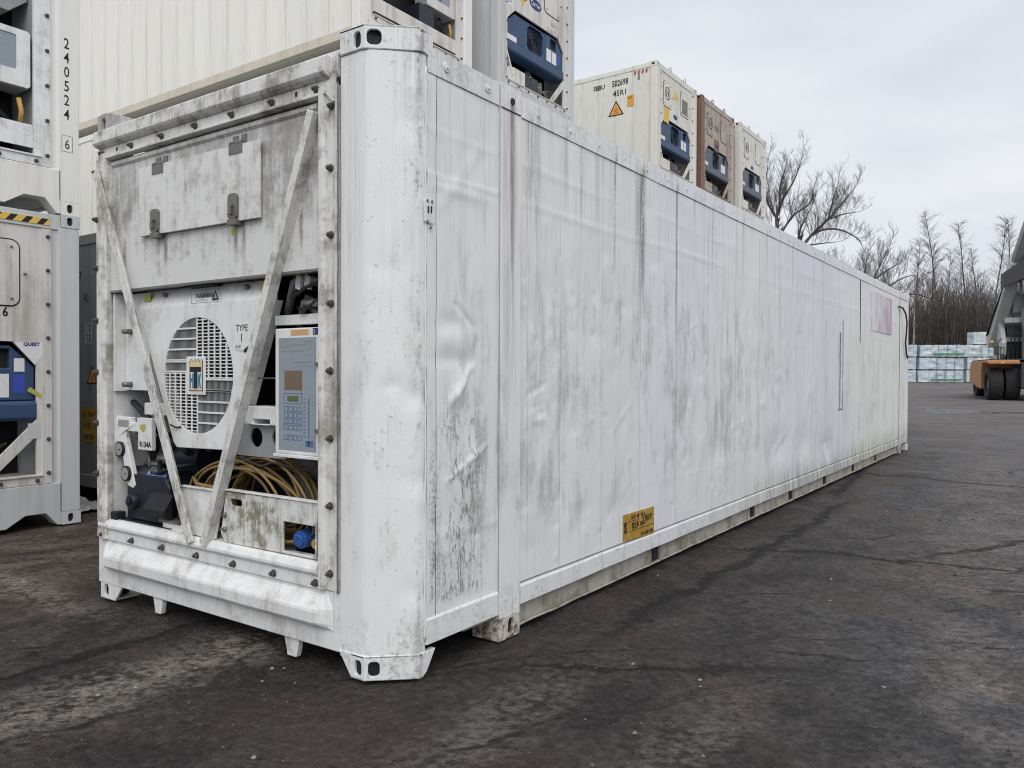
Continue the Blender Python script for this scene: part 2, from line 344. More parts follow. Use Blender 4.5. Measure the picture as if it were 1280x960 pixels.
M['olive_st'] = decal('olive_sticker', (0.45, 0.42, 0.10), 0.2)
M['ink'] = flat('black_ink', (0.012, 0.012, 0.014), 0.6)
M['ink_worn'] = decal('worn_black_ink', (0.03, 0.025, 0.02), 0.40, (0.40, 0.25, 0.06))
M['ink_grey'] = flat('grey_print', (0.30, 0.31, 0.32), 0.6)
M['navy'] = flat('navy_letter_print', (0.02, 0.03, 0.14), 0.5)
M['white_ink'] = flat('white_print', (0.75, 0.76, 0.76), 0.6)
M['teal'] = flat('teal_letter_print', (0.02, 0.20, 0.36), 0.5)
M['cream'] = flat('cream_badge', (0.70, 0.58, 0.33), 0.5)
M['red'] = flat('red_print', (0.42, 0.06, 0.04), 0.5)
M['plug_blue'] = flat('blue_plug_plastic', (0.03, 0.10, 0.34), 0.4)
M['brass'] = flat('yellowed_plug_cap', (0.50, 0.30, 0.08), 0.4)
g = G('faded_purple_print'); s_ = g.noise(g.vec(40, 40, 1.5), 1, 5, 0.65); s2 = g.noise(g.vec(5, 5, 2), 1, 4)
M['purple'] = g.fin(g.mix((s_*0.75+s2*0.35+(11.5-g.y)*0.07).st(0.44, 0.66), (0.40, 0.22, 0.30), (0.74, 0.75, 0.78)), 0.5)
M['rcream'] = paint('cream_container_paint', (0.72, 0.71, 0.65), (0.34, 0.30, 0.23), 0.42, tint=(0.74, 0.73, 0.69), spots=0.5, rust=0.15)
M['rwhite'] = paint('ivory_container_paint', (0.80, 0.79, 0.74), (0.42, 0.37, 0.28), 0.34, tint=(0.80, 0.80, 0.775), spots=0.4, rust=0.06)
M['rdirty'] = paint('yellowed_rail_paint', (0.60, 0.565, 0.47), (0.33, 0.28, 0.19), 0.5, spots=0.3)
M['rgrey'] = paint('pale_grey_container_paint', (0.56, 0.58, 0.585), (0.27, 0.265, 0.245), 0.42, tint=(0.59, 0.61, 0.62), spots=0.5, rust=0.06)
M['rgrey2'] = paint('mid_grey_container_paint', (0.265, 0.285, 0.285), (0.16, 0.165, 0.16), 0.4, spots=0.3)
M['rwarm'] = paint('dusty_white_machine_panel', (0.68, 0.665, 0.635), (0.26, 0.215, 0.17), 0.62, rust=0.22, spots=0.6)
M['rbrown'] = paint('rust_stained_tan_paint', (0.44, 0.375, 0.325), (0.19, 0.115, 0.085), 0.7, rust=0.4)
M['rustred'] = paint('brown_rusted_post_paint', (0.215, 0.125, 0.09), (0.10, 0.055, 0.035), 0.7, rust=0.6)
M['mblue'] = paint('deep_blue_machine_paint', (0.035, 0.075, 0.16), (0.07, 0.085, 0.11), 0.4, spots=0.1, rough=0.45)
M['mslate'] = paint('slate_machine_paint', (0.10, 0.13, 0.165), (0.11, 0.115, 0.12), 0.4, spots=0.1)
M['mdark'] = flat('blue_black_fan_guard', (0.012, 0.022, 0.045), 0.5)
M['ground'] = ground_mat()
M['st_orange'] = paint('dull_orange_machine_paint', (0.46, 0.225, 0.095), (0.17, 0.10, 0.065), 0.5, spots=0.4)
M['st_grey'] = paint('grey_machine_paint', (0.25, 0.26, 0.255), (0.13, 0.13, 0.12), 0.5)
M['st_pale'] = paint('pale_machine_paint', (0.50, 0.52, 0.51), (0.25, 0.25, 0.24), 0.45)
M['st_dark'] = flat('charcoal_machine_paint', (0.045, 0.046, 0.048), 0.55)
M['chrome'] = flat('bright_piston_chrome', (0.65, 0.66, 0.68), 0.18, 0.9, 0.05)
M['glass'] = flat('dark_cab_glass', (0.03, 0.04, 0.045), 0.08, 0, 0.05)
def wrap_mat(nm, c1, c2):
    g = G(nm); a = g.noise(g.warp(g.P, 2, 0.6), 1.7, 6, 0.65); b = g.noise(g.vec(0.6, 0.6, 3), 2.5, 5, 0.6)
    return g.fin(g.mix((a*0.6+b*0.4).st(0.36, 0.64), c1, c2), 0.32, 0, a+b*0.6, 0.8, 0.06)
M['wrap_blue'] = wrap_mat('pale_blue_plastic_wrap', (0.34, 0.43, 0.54), (0.66, 0.71, 0.73))
M['wrap_white'] = wrap_mat('milky_plastic_wrap', (0.36, 0.44, 0.455), (0.64, 0.695, 0.70))
M['green_pr'] = flat('green_band_print', (0.10, 0.30, 0.15), 0.5, 0, 0.4, 6)
M['timber'] = flat('sawn_timber', (0.33, 0.25, 0.16), 0.8)
M['debris'] = wrap_mat('dirty_plastic_sheet', (0.32, 0.32, 0.30), (0.62, 0.62, 0.60))
g = G('birch_bark'); v_ = g.noise(g.vec(3, 3, 9), 1, 4, 0.7)
M['birch'] = g.fin(g.mix(v_.st(0.50, 0.62), g.mix(g.z.st(9, 15), (0.42, 0.40, 0.37), (0.12, 0.10, 0.09)), (0.05, 0.045, 0.04)), 0.8)
M['twig'] = flat('bare_twig_bark', (0.12, 0.102, 0.092), 0.85, 0, 0.35, 2)
M['twig2'] = flat('thicket_bark', (0.115, 0.098, 0.088), 0.9, 0, 0.5, 0.6)
M['bark'] = flat('grey_brown_bark', (0.105, 0.094, 0.088), 0.9, 0, 0.4, 5)
M['clod'] = flat('black_earth_clod', (0.040, 0.037, 0.035), 0.9, 0, 0.5, 9)
M['stone_pale'] = flat('pale_grit_stone', (0.26, 0.245, 0.225), 0.9, 0, 0.5, 9)
M['stone'] = flat('grit_stone', (0.12, 0.115, 0.11), 0.9, 0, 0.6, 3)
g = G('shallow_puddle_water'); M['water'] = g.fin((0.06, 0.06, 0.06), g.noise(g.P, 2, 5).st(0.35, 0.7)*0.5+0.12, 0, g.noise(g.P, 6, 4), 0.5, 0.03, 0.5)

# ------------------------------------------------------------------ mesh helpers
def rect(a0, a1, b0, b1): return [(a0, b0), (a1, b0), (a1, b1), (a0, b1)]
def oval(ca, cb, w, h, n=8):
    """stadium: w wide, h tall"""
    o = []; rr = min(w, h)/2
    for k in range(2*n):
        t = math.pi*2*k/(2*n); o.append((ca+math.cos(t)*rr+(math.copysign((w/2-rr), math.cos(t))), cb+math.sin(t)*rr+math.copysign((h/2-rr), math.sin(t+1e-6))))
    return o
def circ(ca, cb, rr, n=32): return [(ca+rr*math.cos(2*math.pi*k/n), cb+rr*math.sin(2*math.pi*k/n)) for k in range(n)]
def rrect(a0, a1, b0, b1, rr, n=4):
    o = []
    for (cx, cy, t0) in ((a1-rr, b1-rr, 0), (a0+rr, b1-rr, 90), (a0+rr, b0+rr, 180), (a1-rr, b0+rr, 270)):
        for k in range(n+1):
            t = math.radians(t0+90*k/n); o.append((cx+rr*math.cos(t), cy+rr*math.sin(t)))
    return o
FX = lambda a, b, o: (o, a, b)      # plane facing +x ; a = y, b = z
FY = lambda a, b, o: (a, o, b)      # plane facing -y ; a = x, b = z
class MB:
    def __init__(s): s.v, s.f, s.sm = [], [], []
    def add(s, vs, fs, smooth=False):
        k = len(s.v); s.v += [tuple(p) for p in vs]; s.f += [tuple(i+k for i in q) for q in fs]; s.sm += [smooth]*len(fs); return s
    def box(s, x0, x1, y0, y1, z0, z1):
        return s.add([(x, y, z) for x in (x0, x1) for y in (y0, y1) for z in (z0, z1)],
                     [(0, 1, 3, 2), (4, 6, 7, 5), (0, 4, 5, 1), (2, 3, 7, 6), (0, 2, 6, 4), (1, 5, 7, 3)])
    def slab(s, loops, F, off, t):
        """polygon (first loop, holes after) at off, extruded t to the inside"""
        if not isinstance(loops[0], list): loops = [loops]
        sg = -1 if F is FX else 1
        tri = tessellate_polygon([[Vector((a, b, 0)) for a, b in l] for l in loops])
        pts = [p for l in loops for p in l]; n = len(pts)
        vs = [F(a, b, off) for a, b in pts]+[F(a, b, off+sg*t) for a, b in pts]
        want = Vector((1, 0, 0)) if F is FX else Vector((0, -1, 0))
        fs = []
        for q in tri:
            nn = (Vector(vs[q[1]])-Vector(vs[q[0]])).cross(Vector(vs[q[2]])-Vector(vs[q[0]]))
            q = tuple(q) if nn.dot(want) > 0 else tuple(reversed(q))
            fs.append(q); fs.append(tuple(i+n for i in reversed(q)))
        k = 0
        for li, l in enumerate(loops):
            m = len(l); area = sum(l[i][0]*l[(i+1) % m][1]-l[(i+1) % m][0]*l[i][1] for i in range(m))
            ccw = (area > 0) == (li == 0)
            for i in range(m):
                a, b = k+i, k+(i+1) % m
                fs.append((a, a+n, b+n, b) if ccw else (b, b+n, a+n, a))
            k += m
        return s.add(vs, fs)
    def ext(s, prof, axis, a, b, caps=True):
        """closed profile extruded along axis: 'x' profile (y,z), 'y' profile (x,z), 'z' profile (x,y)"""
        def pt(p, t): return (t, p[0], p[1]) if axis == 'x' else (p[0], t, p[1]) if axis == 'y' else (p[0], p[1], t)
        n = len(prof); vs = [pt(p, a) for p in prof]+[pt(p, b) for p in prof]
        fs = [(i, (i+1) % n, n+(i+1) % n, n+i) for i in range(n)]
        if caps:
            tri = tessellate_polygon([[Vector((p[0], p[1], 0)) for p in prof]])
            fs += [tuple(reversed(q)) for q in tri]+[tuple(i+n for i in q) for q in tri]
        return s.add(vs, fs)
    def cyl(s, p0, p1, r0, r1=None, n=10, smooth=True, caps=True):
        r1 = r0 if r1 is None else r1
        p0, p1 = Vector(p0), Vector(p1); d = (p1-p0).normalized()
        a = d.orthogonal().normalized(); b = d.cross(a); k = len(s.v)
        vs = []
        for p, rr in ((p0, r0), (p1, r1)):
            for i in range(n):
                t = 2*math.pi*i/n; vs.append(p+a*math.cos(t)*rr+b*math.sin(t)*rr)
        s.add(vs, [(i, (i+1) % n, n+(i+1) % n, n+i) for i in range(n)], smooth)
        if caps: s.f += [tuple(k+i for i in reversed(range(n))), tuple(k+n+i for i in range(n))]; s.sm += [False, False]
        return s
    def tube(s, path, rad, n=6):
        path = [Vector(p) for p in path]; m = len(path)
        if not hasattr(rad, '__len__'): rad = [rad]*m
        k = len(s.v); a = None
        for i, p in enumerate(path):
            d = (path[min(i+1, m-1)]-path[max(i-1, 0)]); d = d.normalized() if d.length > 1e-9 else Vector((0, 0, 1))
            a = d.orthogonal().normalized() if a is None else (a-d*a.dot(d)).normalized()
            b = d.cross(a)
            for j in range(n):
                t = 2*math.pi*j/n; s.v.append(tuple(p+(a*math.cos(t)+b*math.sin(t))*rad[i]))
        for i in range(m-1):
            for j in range(n):
                s.f.append((k+i*n+j, k+i*n+(j+1) % n, k+(i+1)*n+(j+1) % n, k+(i+1)*n+j)); s.sm.append(True)
        s.f += [tuple(k+j for j in reversed(range(n))), tuple(k+(m-1)*n+j for j in range(n))]; s.sm += [False]*2
        return s
    def grid(s, fn, nu, nv, smooth=True):
        vs = [fn(i/nu, j/nv) for i in range(nu+1) for j in range(nv+1)]
        fs = [(i*(nv+1)+j, (i+1)*(nv+1)+j, (i+1)*(nv+1)+j+1, i*(nv+1)+j+1) for i in range(nu) for j in range(nv)]
        return s.add(vs, fs, smooth)
    def mesh(s, name):
        me = bpy.data.meshes.new(name); me.from_pydata(s.v, [], s.f)
        me.polygons.foreach_set('use_smooth', s.sm)
        if len(s.f) < 6000:
            bm = bmesh.new(); bm.from_mesh(me); bmesh.ops.recalc_face_normals(bm, faces=bm.faces); bm.to_mesh(me); bm.free()
        me.update(); return me
def link(name, me, mat, parent=None):
    o = bpy.data.objects.new(name, me); COL.objects.link(o)
    if parent is not None: o.parent = parent
    if mat is not None:
        if len(me.materials) == 0: me.materials.append(None)
        o.material_slots[0].link = 'OBJECT'; o.material_slots[0].material = mat
    return o
def obj(name, mb, mat, parent=None, bev=0, seg=2):
    o = link(name, mb.mesh(name), mat, parent)
    if bev: bevel(o, bev, seg)
    return o
def bevel(o, w, seg=2):
    m = o.modifiers.new('bevel', 'BEVEL'); m.width = w; m.segments = seg; m.limit_method = 'ANGLE'; m.angle_limit = math.radians(35)
    m.harden_normals = False
def thing(name, label, cat, loc=(0, 0, 0), rz=0, group=None):
    o = bpy.data.objects.new(name, None); COL.objects.link(o); o.location = loc; o.rotation_euler = (0, 0, rz)
    o.empty_display_size = 0.3
    tag(o, label, cat, group); return o
def tag(o, label, cat, group=None):
    o['label'] = label; o['category'] = cat
    if group: o['group'] = group
    return o
def text(s, size, F, a, b, off, mat, parent, name='lettering', align='LEFT', sx=1.0, bold=0.0, rot=0):
    cu = bpy.data.curves.new('t', 'FONT'); cu.body = s; cu.size = size; cu.align_x = align; cu.offset = bold; cu.resolution_u = 2
    to = bpy.data.objects.new('t', cu); COL.objects.link(to)
    dg = bpy.context.evaluated_depsgraph_get(); me = bpy.data.meshes.new_from_object(to.evaluated_get(dg))
    bpy.data.objects.remove(to); bpy.data.curves.remove(cu)
    cs, sn = math.cos(rot), math.sin(rot)
    for v in me.vertices:
        p, q = v.co.x*sx, v.co.y
        v.co = F(a+p*cs-q*sn, b+p*sn+q*cs, off)
    me.materials.clear(); me.name = name
    return link(name, me, mat, parent)
def bolt_mesh(F):
    m = MB(); d = Vector(F(0, 0, 0)); n = Vector((1, 0, 0)) if F is FX else Vector((0, -1, 0))
    m.cyl((0, 0, 0), n*0.006, 0.021, 0.021, 10); m.cyl(n*0.006, n*0.024, 0.0155, 0.0145, 6, False); m.cyl(n*0.024, n*0.034, 0.009, 0.007, 6)
    return m.mesh('bolt')
BOLT = {id(FX): bolt_mesh(FX), id(FY): bolt_mesh(FY)}
def bolt(F, a, b, off, parent, mat=None, sc=1.0):
    o = link('bolt', BOLT[id(F)], mat or M['bolt'], parent); o.location = F(a, b, off)
    o.rotation_euler = (rnd.uniform(0, 1), 0, 0) if F is FX else (0, rnd.uniform(0, 1), 0); o.scale = (sc*0.88,)*3
    return o

# ================================================================== GROUND
def terrain(x, y):
    d = math.hypot(x-2.4, y+2.5)
    t = min(max((d-54)/24, 0), 1); t = t*t*(3-2*t)
    z = 0.75*t
    near = max(0, 1-d/24)
    if near > 0:
        q = noise.fractal(Vector((x*0.9, y*0.9, 0)), 1.0, 2.0, 4)*0.014
        q += noise.noise(Vector((x*0.35+y*0.2, y*0.25-x*0.2, 3)))*0.012
        under = 1.0 if (-6 < x < 0.4 and -0.3 < y < 14) else 0.0
        z += q*min(1, near*2) - 0.012 - under*0.006
    return z
def lines(lo, hi, a, b, step, gro=1.25):
    c = list(np.arange(a, b, step)); q = [b]; st = step
    while q[-1] < hi: st *= gro; q.append(q[-1]+st)
    p = []; st = step; k = a
    while k > lo: st *= gro; k -= st; p.append(k)
    return p[::-1]+c+q
xs = lines(-700, 700, -7.5, 7.5, 0.06); ys = lines(-60, 900, -1.6, 12, 0.06)
gv = [(x, y, terrain(x, y)) for x in xs for y in ys]; ny = len(ys)
gf = [(i*ny+j, (i+1)*ny+j, (i+1)*ny+j+1, i*ny+j+1) for i in range(len(xs)-1) for j in range(ny-1)]
gm = MB(); gm.v, gm.f, gm.sm = gv, gf, [True]*len(gf)
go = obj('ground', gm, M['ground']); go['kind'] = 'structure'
# grit and clods lying loose on the yard
gbs = [MB(), MB(), MB()]
for k in range(30000):
    t = rnd.random()**1.9; d = 1.6+t*13; a = rnd.uniform(-1.52, 0.45)
    x, y = 2.4+math.sin(a)*d, -2.5+math.cos(a)*d
    if -2.5 < x < 0.04 and y > 0.0: continue
    if x < -4.9 and y > -2: continue
    dens = 0.5+0.9*noise.noise(Vector((x*1.3, y*0.9, 2)))+0.6*math.exp(-((x+1.06)/0.35)**2)*(y < 1)+0.3*math.exp(-((x-2.05)/0.4)**2)
    if rnd.random() > dens: continue
    q_ = rnd.random(); s_ = rnd.uniform(0.002, 0.0055)*(1+(q_ < 0.06)*1.6+(q_ < 0.008)*2.0); z = terrain(x, y)-0.001
    ph = rnd.random()*6
    p = [(x+s_*math.cos(q+ph)*rnd.uniform(.7, 1.4), y+s_*math.sin(q+ph)*rnd.uniform(.7, 1.4), z) for q in (0, 1.57, 3.14, 4.71)]
    pale = rnd.random() < 0.10+0.55*math.exp(-((x+1.06)/0.35)**2)*(y < 1)
    gbs[(1 if rnd.random() < .5 else 2) if pale else 0].add(p+[(x+rnd.uniform(-.4, .4)*s_, y+rnd.uniform(-.4, .4)*s_, z+s_*rnd.uniform(.5, 1.1))], [(0, 1, 4), (1, 2, 4), (2, 3, 4), (3, 0, 4)])
for nm, m_, mt in (('clods', gbs[0], 'clod'), ('grit', gbs[1], 'stone'), ('pale_grit', gbs[2], 'stone_pale')):
    gbo = obj(nm, m_, M[mt]); gbo['kind'] = 'stuff'
pd = MB(); pv = []
pc = (3.55, 31.5)
for k in range(40):
    t = 2*math.pi*k/40; rr = 1+0.32*math.sin(3*t+1)+0.2*math.sin(7*t)+0.12*math.sin(11*t+2)
    pv.append((pc[0]-4.4+1.7*rr*math.cos(t), pc[1]+0.5+2.0*rr*math.sin(t), 0.006))
pd.add(pv, [tuple(range(40))]); po = obj('puddle', pd, M['water']); po['kind'] = 'structure'

# ================================================================== MAIN CONTAINER
Lm, Wm = 13.716, 2.484
root = thing('refrigerated_container', 'long battered white refrigerated container with a cut-off corner, standing alone in front on the yard', 'container')
def P(name, mb, mat, bev=0, parent=None, seg=2): return obj(name, mb, M[mat], parent or root, bev, seg)
R_ = random.Random(3)
dents = [(R_.uniform(0.2, 13), R_.uniform(0.4, 2.6), R_.uniform(0.03, 0.12), R_.uniform(0.03, 0.16), R_.uniform(-0.006, 0.003)) for _ in range(240)]
dents += [(0.9+12*R_.random()**1.3, R_.uniform(0.3, 2.2), R_.uniform(0.014, 0.035), R_.uniform(0.014, 0.05), R_.choice((-1, -1, 1))*R_.uniform(0.002, 0.0055)) for _ in range(420)]
dents += [(0.32, 2.35, .05, .25, -.010), (0.45, 2.25, .22, .03, .006), (0.40, 1.62, .10, .05, -.010), (0.35, 1.55, .05, .06, .007), (0.38, 1.45, .12, .04, -.007), (0.42, 1.95, .1, .3, -.006),
          (0.47, 1.33, .045, .08, .015), (0.42, 1.27, .04, .05, .012), (0.52, 1.40, .04, .07, -.012), (0.58, 0.98, .05, .05, .010), (0.5, 0.9, .04, .03, .008),
          (0.62, 2.45, .05, .12, -.008), (1.05, 2.35, .05, .16, -.012), (1.10, 1.95, .04, .10, .008), (1.16, 1.18, .06, .035, -.008), (1.14, 1.13, .06, .02, .009),
          (4.0, .75, .25, .12, -.014), (5.6, .65, .4, .15, -.02), (6.6, .6, .3, .2, -.022), (7.6, .5, .5, .15, -.02), (4.5, .9, .05, .05, .012), (5.1, 1.1, .1, .04, .008)]
DB = {}
for d_ in dents:
    for k in range(int((d_[0]-3*d_[2])*4)-1, int((d_[0]+3*d_[2])*4)+2): DB.setdefault(k, []).append(d_)
def creases(y, z):
    q = 0.0
    for (ya, za, yb, zb, w, h) in CR:
        dx, dz = yb-ya, zb-za; L2 = dx*dx+dz*dz
        t = ((y-ya)*dx+(z-za)*dz)/L2
        if -0.1 < t < 1.1:
            dd = abs((y-ya)*dz-(z-za)*dx)/math.sqrt(L2)
            if dd < 4*w: q += h*math.exp(-(dd/w)**2)*min(1, max(0, (1.1-t)*6))*min(1, max(0, (t+0.1)*6))
    return q
CR = [(.30, 2.15, .62, 2.50, .035, .0035), (.42, 1.72, .58, 1.60, .014, -.007), (.38, 1.25, .56, 1.42, .018, .009), (.36, .88, .66, 1.02, .015, .007), (1.03, 1.27, 1.22, 1.33, .012, -.007), (1.05, 1.16, 1.2, 1.19, .01, .008),
      (2.0, 1.0, 2.3, 1.2, .014, .0025), (3.2, 1.7, 3.45, 1.8, .014, .003), (4.2, .9, 4.6, .98, .016, .006), (5.5, .6, 5.9, .78, .02, .007)]
def dent(y, z):
    q = 0.0
    for (a, b, sa, sb, h) in DB.get(int(y*4), ()):
        da, db = (y-a)/sa, (z-b)/sb
        e = da*da+db*db
        if e < 8: q += h*math.exp(-e)
    wob = noise.noise(Vector((y*0.9, z*2.0, 5)))
    q += 0.0042*math.exp(-((z-2.30-0.02*wob)/0.014)**2)*(0.4+0.6*(noise.noise(Vector((y*1.6, 9, 0)))+0.6))
    q += 0.0040*math.exp(-((z-2.50-0.03*wob)/0.018)**2)*max(0, 0.5+noise.noise(Vector((y*1.1, 2, 0))))
    q += 0.0030*math.exp(-((z-0.62-0.02*wob)/0.02)**2)*max(0, 0.4+noise.noise(Vector((y*0.8, 12, 0))))
    q += creases(y, z)
    q += 0.0035*noise.noise(Vector((y*2.2, z*1.3, 0)))+0.0016*noise.noise(Vector((y*7, z*5, 4)))
    return q
def panel(y0, y1, z0, z1, x0, step=0.03, lip=0.0):
    nu = max(4, round((y1-y0)/step)); nv = round((z1-z0)/step)
    def fn(a, b):
        y, z = y0+(y1-y0)*a, z0+(z1-z0)*b
        edge = min(1, min(a, 1-a)*nu/1.0)
        x = x0+dent(y, z)*min(1, min(b, 1-b)*nv/3)
        if a < 1e-6 or a > 1-1e-6: x -= 0.0007
        return (x, y, z)
    m = MB().grid(fn, nu, nv)
    return m
# backing shell: roof, floor, far walls
P('roof', MB().box(-Wm+0.01, -0.012, 0.21, Lm-0.02, 2.80, 2.838).box(-Wm+0.17, -0.34, 0.045, 0.2095, 2.80, 2.838), 'white')
P('inner_wall', MB().box(-0.05, -0.018, 0.20, Lm-0.05, 0.16, 2.80), 'white')
P('floor', MB().box(-Wm+0.05, -0.055, 0.55, Lm-0.05, 0.10, 0.16), 'beam')
P('left_wall', MB().box(-Wm, -Wm+0.03, 0.30, Lm-0.05, 0.15, 2.80), 'white')
for y0, y1 in ((Lm-0.04, Lm-0.015),):
    dr = P('rear_door', MB().box(-Wm/2+0.01, -0.06, y0, y1, 0.2, 2.72), 'white'); P('rear_door', MB().box(-Wm+0.06, -Wm/2-0.01, y0, y1, 0.2, 2.72), 'white')
    for xx in (-0.45, -0.85): P('lock_rod', MB().cyl((xx, Lm+0.01, 0.25), (xx, Lm+0.01, 2.7), 0.017), 'steel', parent=dr)
# forward chamfered corner post
prof = []
def arcpts(pts, rad, n=4):
    o = [pts[0]]
    for i in range(1, len(pts)-1):
        p, a, b = Vector(pts[i]), Vector(pts[i-1]), Vector(pts[i+1])
        d1, d2 = (a-p).normalized(), (b-p).normalized(); s0, s1 = p+d1*rad, p+d2*rad
        for k in range(n+1):
            t = k/n; o.append(tuple((s0*(1-t)**2+p*2*t*(1-t)+s1*t*t)))
    return o+[pts[-1]]
pl = arcpts([(-0.335, 0.0), (-0.177, 0.0), (0.0, 0.164), (0.0, 0.205)], 0.028)
fine = []
for i in range(len(pl)-1):
    a, b = Vector(pl[i]), Vector(pl[i+1]); n = max(1, round((b-a).length/0.02))
    fine += [tuple(a+(b-a)*k/n) for k in range(n)]
fine.append(pl[-1])
def post_fn(nv):
    m = MB(); k = len(fine); vs = []
    for (x, y) in fine:
        for j in range(nv+1):
            z = 0.085+(2.825-0.085)*j/nv
            e = 0.0025*noise.noise(Vector((x*3, y*3, z*1.6)))+0.0012*noise.noise(Vector((x*9, y*9, z*7)))
            if y > 0.145: e += -0.007*max(0, noise.noise(Vector((1, y*6, z*6.5))))+0.004*max(0, noise.noise(Vector((7, y*6, z*13))))
            for (px, pz, s1, h) in ((-.02, 2.52, .05, -.006), (-.01, 2.40, .04, .003), (-.03, 2.66, .03, .004), (-.09, 1.33, .03, -.008), (-.13, 1.86, .05, -.004), (0, 1.28, .05, -.012), (0, .9, .05, -.008), (0, .4, .05, -.008)):
                e += h*math.exp(-((x-px)/s1)**2-((z-pz)/s1)**2)
            vs.append((x+e*0.7, y-e*0.7, z))
    m.add(vs, [(i*(nv+1)+j, (i+1)*(nv+1)+j, (i+1)*(nv+1)+j+1, i*(nv+1)+j+1) for i in range(k-1) for j in range(nv)], True)
    return m
P('corner_post', post_fn(110), 'side')
# a weld seam down the post's side edge
P('weld_seam', MB().tube([(0.0035+0.002*noise.noise(Vector((0, 0, z*20))), 0.2+0.004*noise.noise(Vector((2, 0, z*9))), z) for z in np.arange(0.16, 2.78, 0.03)], 0.0045, 5), 'side')
def cham(o=0.0): return [(-0.335, -o), (-0.177-o*0.4, -o), (o, 0.164-o*0.4), (o, 0.205)]
def cornercast(z0, z1, o, foot):
    m = MB(); c = cham(o); h = z1-z0; zc = z0+h*0.48
    lo = [(-0.335, z1), (-0.335+(-0.0), z1), (-0.24 if foot else -0.335, z0), (c[1][0], z0), (c[1][0], z1)]
    if foot: lo = [(-0.345, z1), (-0.262, z0), (c[1][0], z0), (c[1][0], z1)]
    else: lo = rect(-0.335, c[1][0], z0, z1)
    m.slab([lo, rrect(-0.240, -0.196, zc-h*0.33, zc+h*0.31, 0.0215) if foot else rrect(-0.248, -0.202, zc-h*0.36, zc+h*0.30, 0.0225)], FY, -o, 0.018)
    # chamfer plate, made flat then turned into place
    L = math.hypot(c[2][0]-c[1][0], c[2][1]-c[1][1]); k = MB().slab([rect(0, L, z0, z1), rrect(0.018, 0.070, zc-h*0.31, zc+h*0.29, 0.020) if foot else rrect(0.010, 0.076, zc-h*0.30, zc+h*0.32, 0.024)], FY, 0, 0.018)
    d = Vector(((c[2][0]-c[1][0])/L, (c[2][1]-c[1][1])/L, 0)); nn = Vector((-d.y, d.x, 0))
    m.add([tuple(Vector((c[1][0], c[1][1], 0))+d*x+nn*y+Vector((0, 0, z))) for x, y, z in k.v], k.f)
    sl = [(c[2][1], z0), (0.185, z0), (0.215, z0+0.02), (0.275, z1), (c[2][1], z1)] if foot else rect(c[2][1], 0.245, z0, z1-0.02)
    m.slab(sl, FX, o, 0.03)
    pz = [(c[0][0], 0.03), c[1], c[2], (c[3][0], 0.2), (c[0][0], 0.2)] if not foot else [(-0.262, -o), c[1], c[2], (o, 0.185), (-0.2, 0.185)]
    if not foot: pz[0] = c[0]
    m.ext([(p[0], p[1]) for p in pz], 'z', z1-0.012, z1-0.001); m.ext([(p[0], p[1]) for p in pz], 'z', z0, z0+0.008)
    return m
P('corner_casting', cornercast(0.0, 0.112, 0.004, True), 'side', 0.003)
P('corner_casting', cornercast(2.824, 2.935, 0.006, False), 'side', 0.005)
for z0, z1, o_ in ((0.010, 0.098, 0.004), (2.834, 2.920, 0.006)):  # black boxes added inside the castings so their holes look shaded
    P('casting_hole_shade', MB().box(-2.449, -2.37, 0.026, 0.13, z0+0.005, z1-0.005), 'dark')
    P('casting_hole_shade', MB().ext([(-0.258, 0.010), (-0.185, 0.010), (-0.165, 0.045), (-0.04, 0.165), (-0.04, 0.195), (-0.258, 0.195)], 'z', z0, z1), 'dark')
# left forward castings
m = MB(); m.slab([[(-2.475, 2.80), (-2.03, 2.80), (-2.03, 2.845), (-2.30, 2.935), (-2.38, 2.952), (-2.475, 2.945)], oval(-2.405, 2.875, 0.05, 0.10)], FY, -0.006, 0.02)
m.box(-2.474, -2.33, 0.016, 0.17, 2.80, 2.94); m.slab([(0.0, 2.80), (0.17, 2.80), (0.17, 2.94), (0.0, 2.94)], FX, -2.455, 0.02)
P('corner_casting', m, 'white_dirty', 0.004)
m = MB(); m.slab([[(-2.47, 0.0), (-2.305, 0.0), (-2.225, 0.096), (-2.47, 0.096)], oval(-2.405, 0.052, 0.05, 0.075)], FY, 0.004, 0.018); m.box(-2.469, -2.31, 0.022, 0.17, 0.0, 0.01); m.box(-2.469, -2.45, 0.022, 0.17, 0.01, 0.096)
P('corner_casting', m, 'white', 0.003)
P('front_left_post', MB().box(-Wm, -2.362, 0.012, 0.16, 0.1, 2.80), 'white', 0.006)
# forward side panel, its rails, 40 foot post
P('side_panel', panel(0.207, 0.272, 0.258, 2.748, 0.004, 0.013), 'side')
P('side_panel', panel(0.277, 0.762, 0.258, 2.748, 0.003, 0.011), 'side')
def rail(y0, y1, z0, z1, x, t, lip, name, mat, step=0.06):
    """side rail with a folded lip, slightly wavy along its length"""
    n = max(2, round((y1-y0)/step)); pr = [(x-t, z0), (x, z0), (x, z1-0.008 if lip > 0 else z1), (x-0.004, z1), (x-t, z1+abs(lip))] if lip >= 0 else [(x-t, z0+lip), (x, z0), (x, z1-0.006), (x-0.006, z1), (x-t, z1)]
    m = MB(); vs = []; k = len(pr)
    for i in range(n+1):
        y = y0+(y1-y0)*i/n
        wz = 0.005*noise.noise(Vector((y*1.7, z0*3, 1))); wx = 0.0035*noise.noise(Vector((y*2.6, z0, 8)))
        for (a, b) in pr: vs.append((a+wx, y, b+wz*(0.4 if z0 > 1 else 1)))
    fs = [(i*k+j, (i+1)*k+j, (i+1)*k+(j+1) % k, i*k+(j+1) % k) for i in range(n) for j in range(k)]
    fs += [tuple(range(k))[::-1], tuple(n*k+j for j in range(k))]
    m.add(vs, fs); return P(name, m, mat)
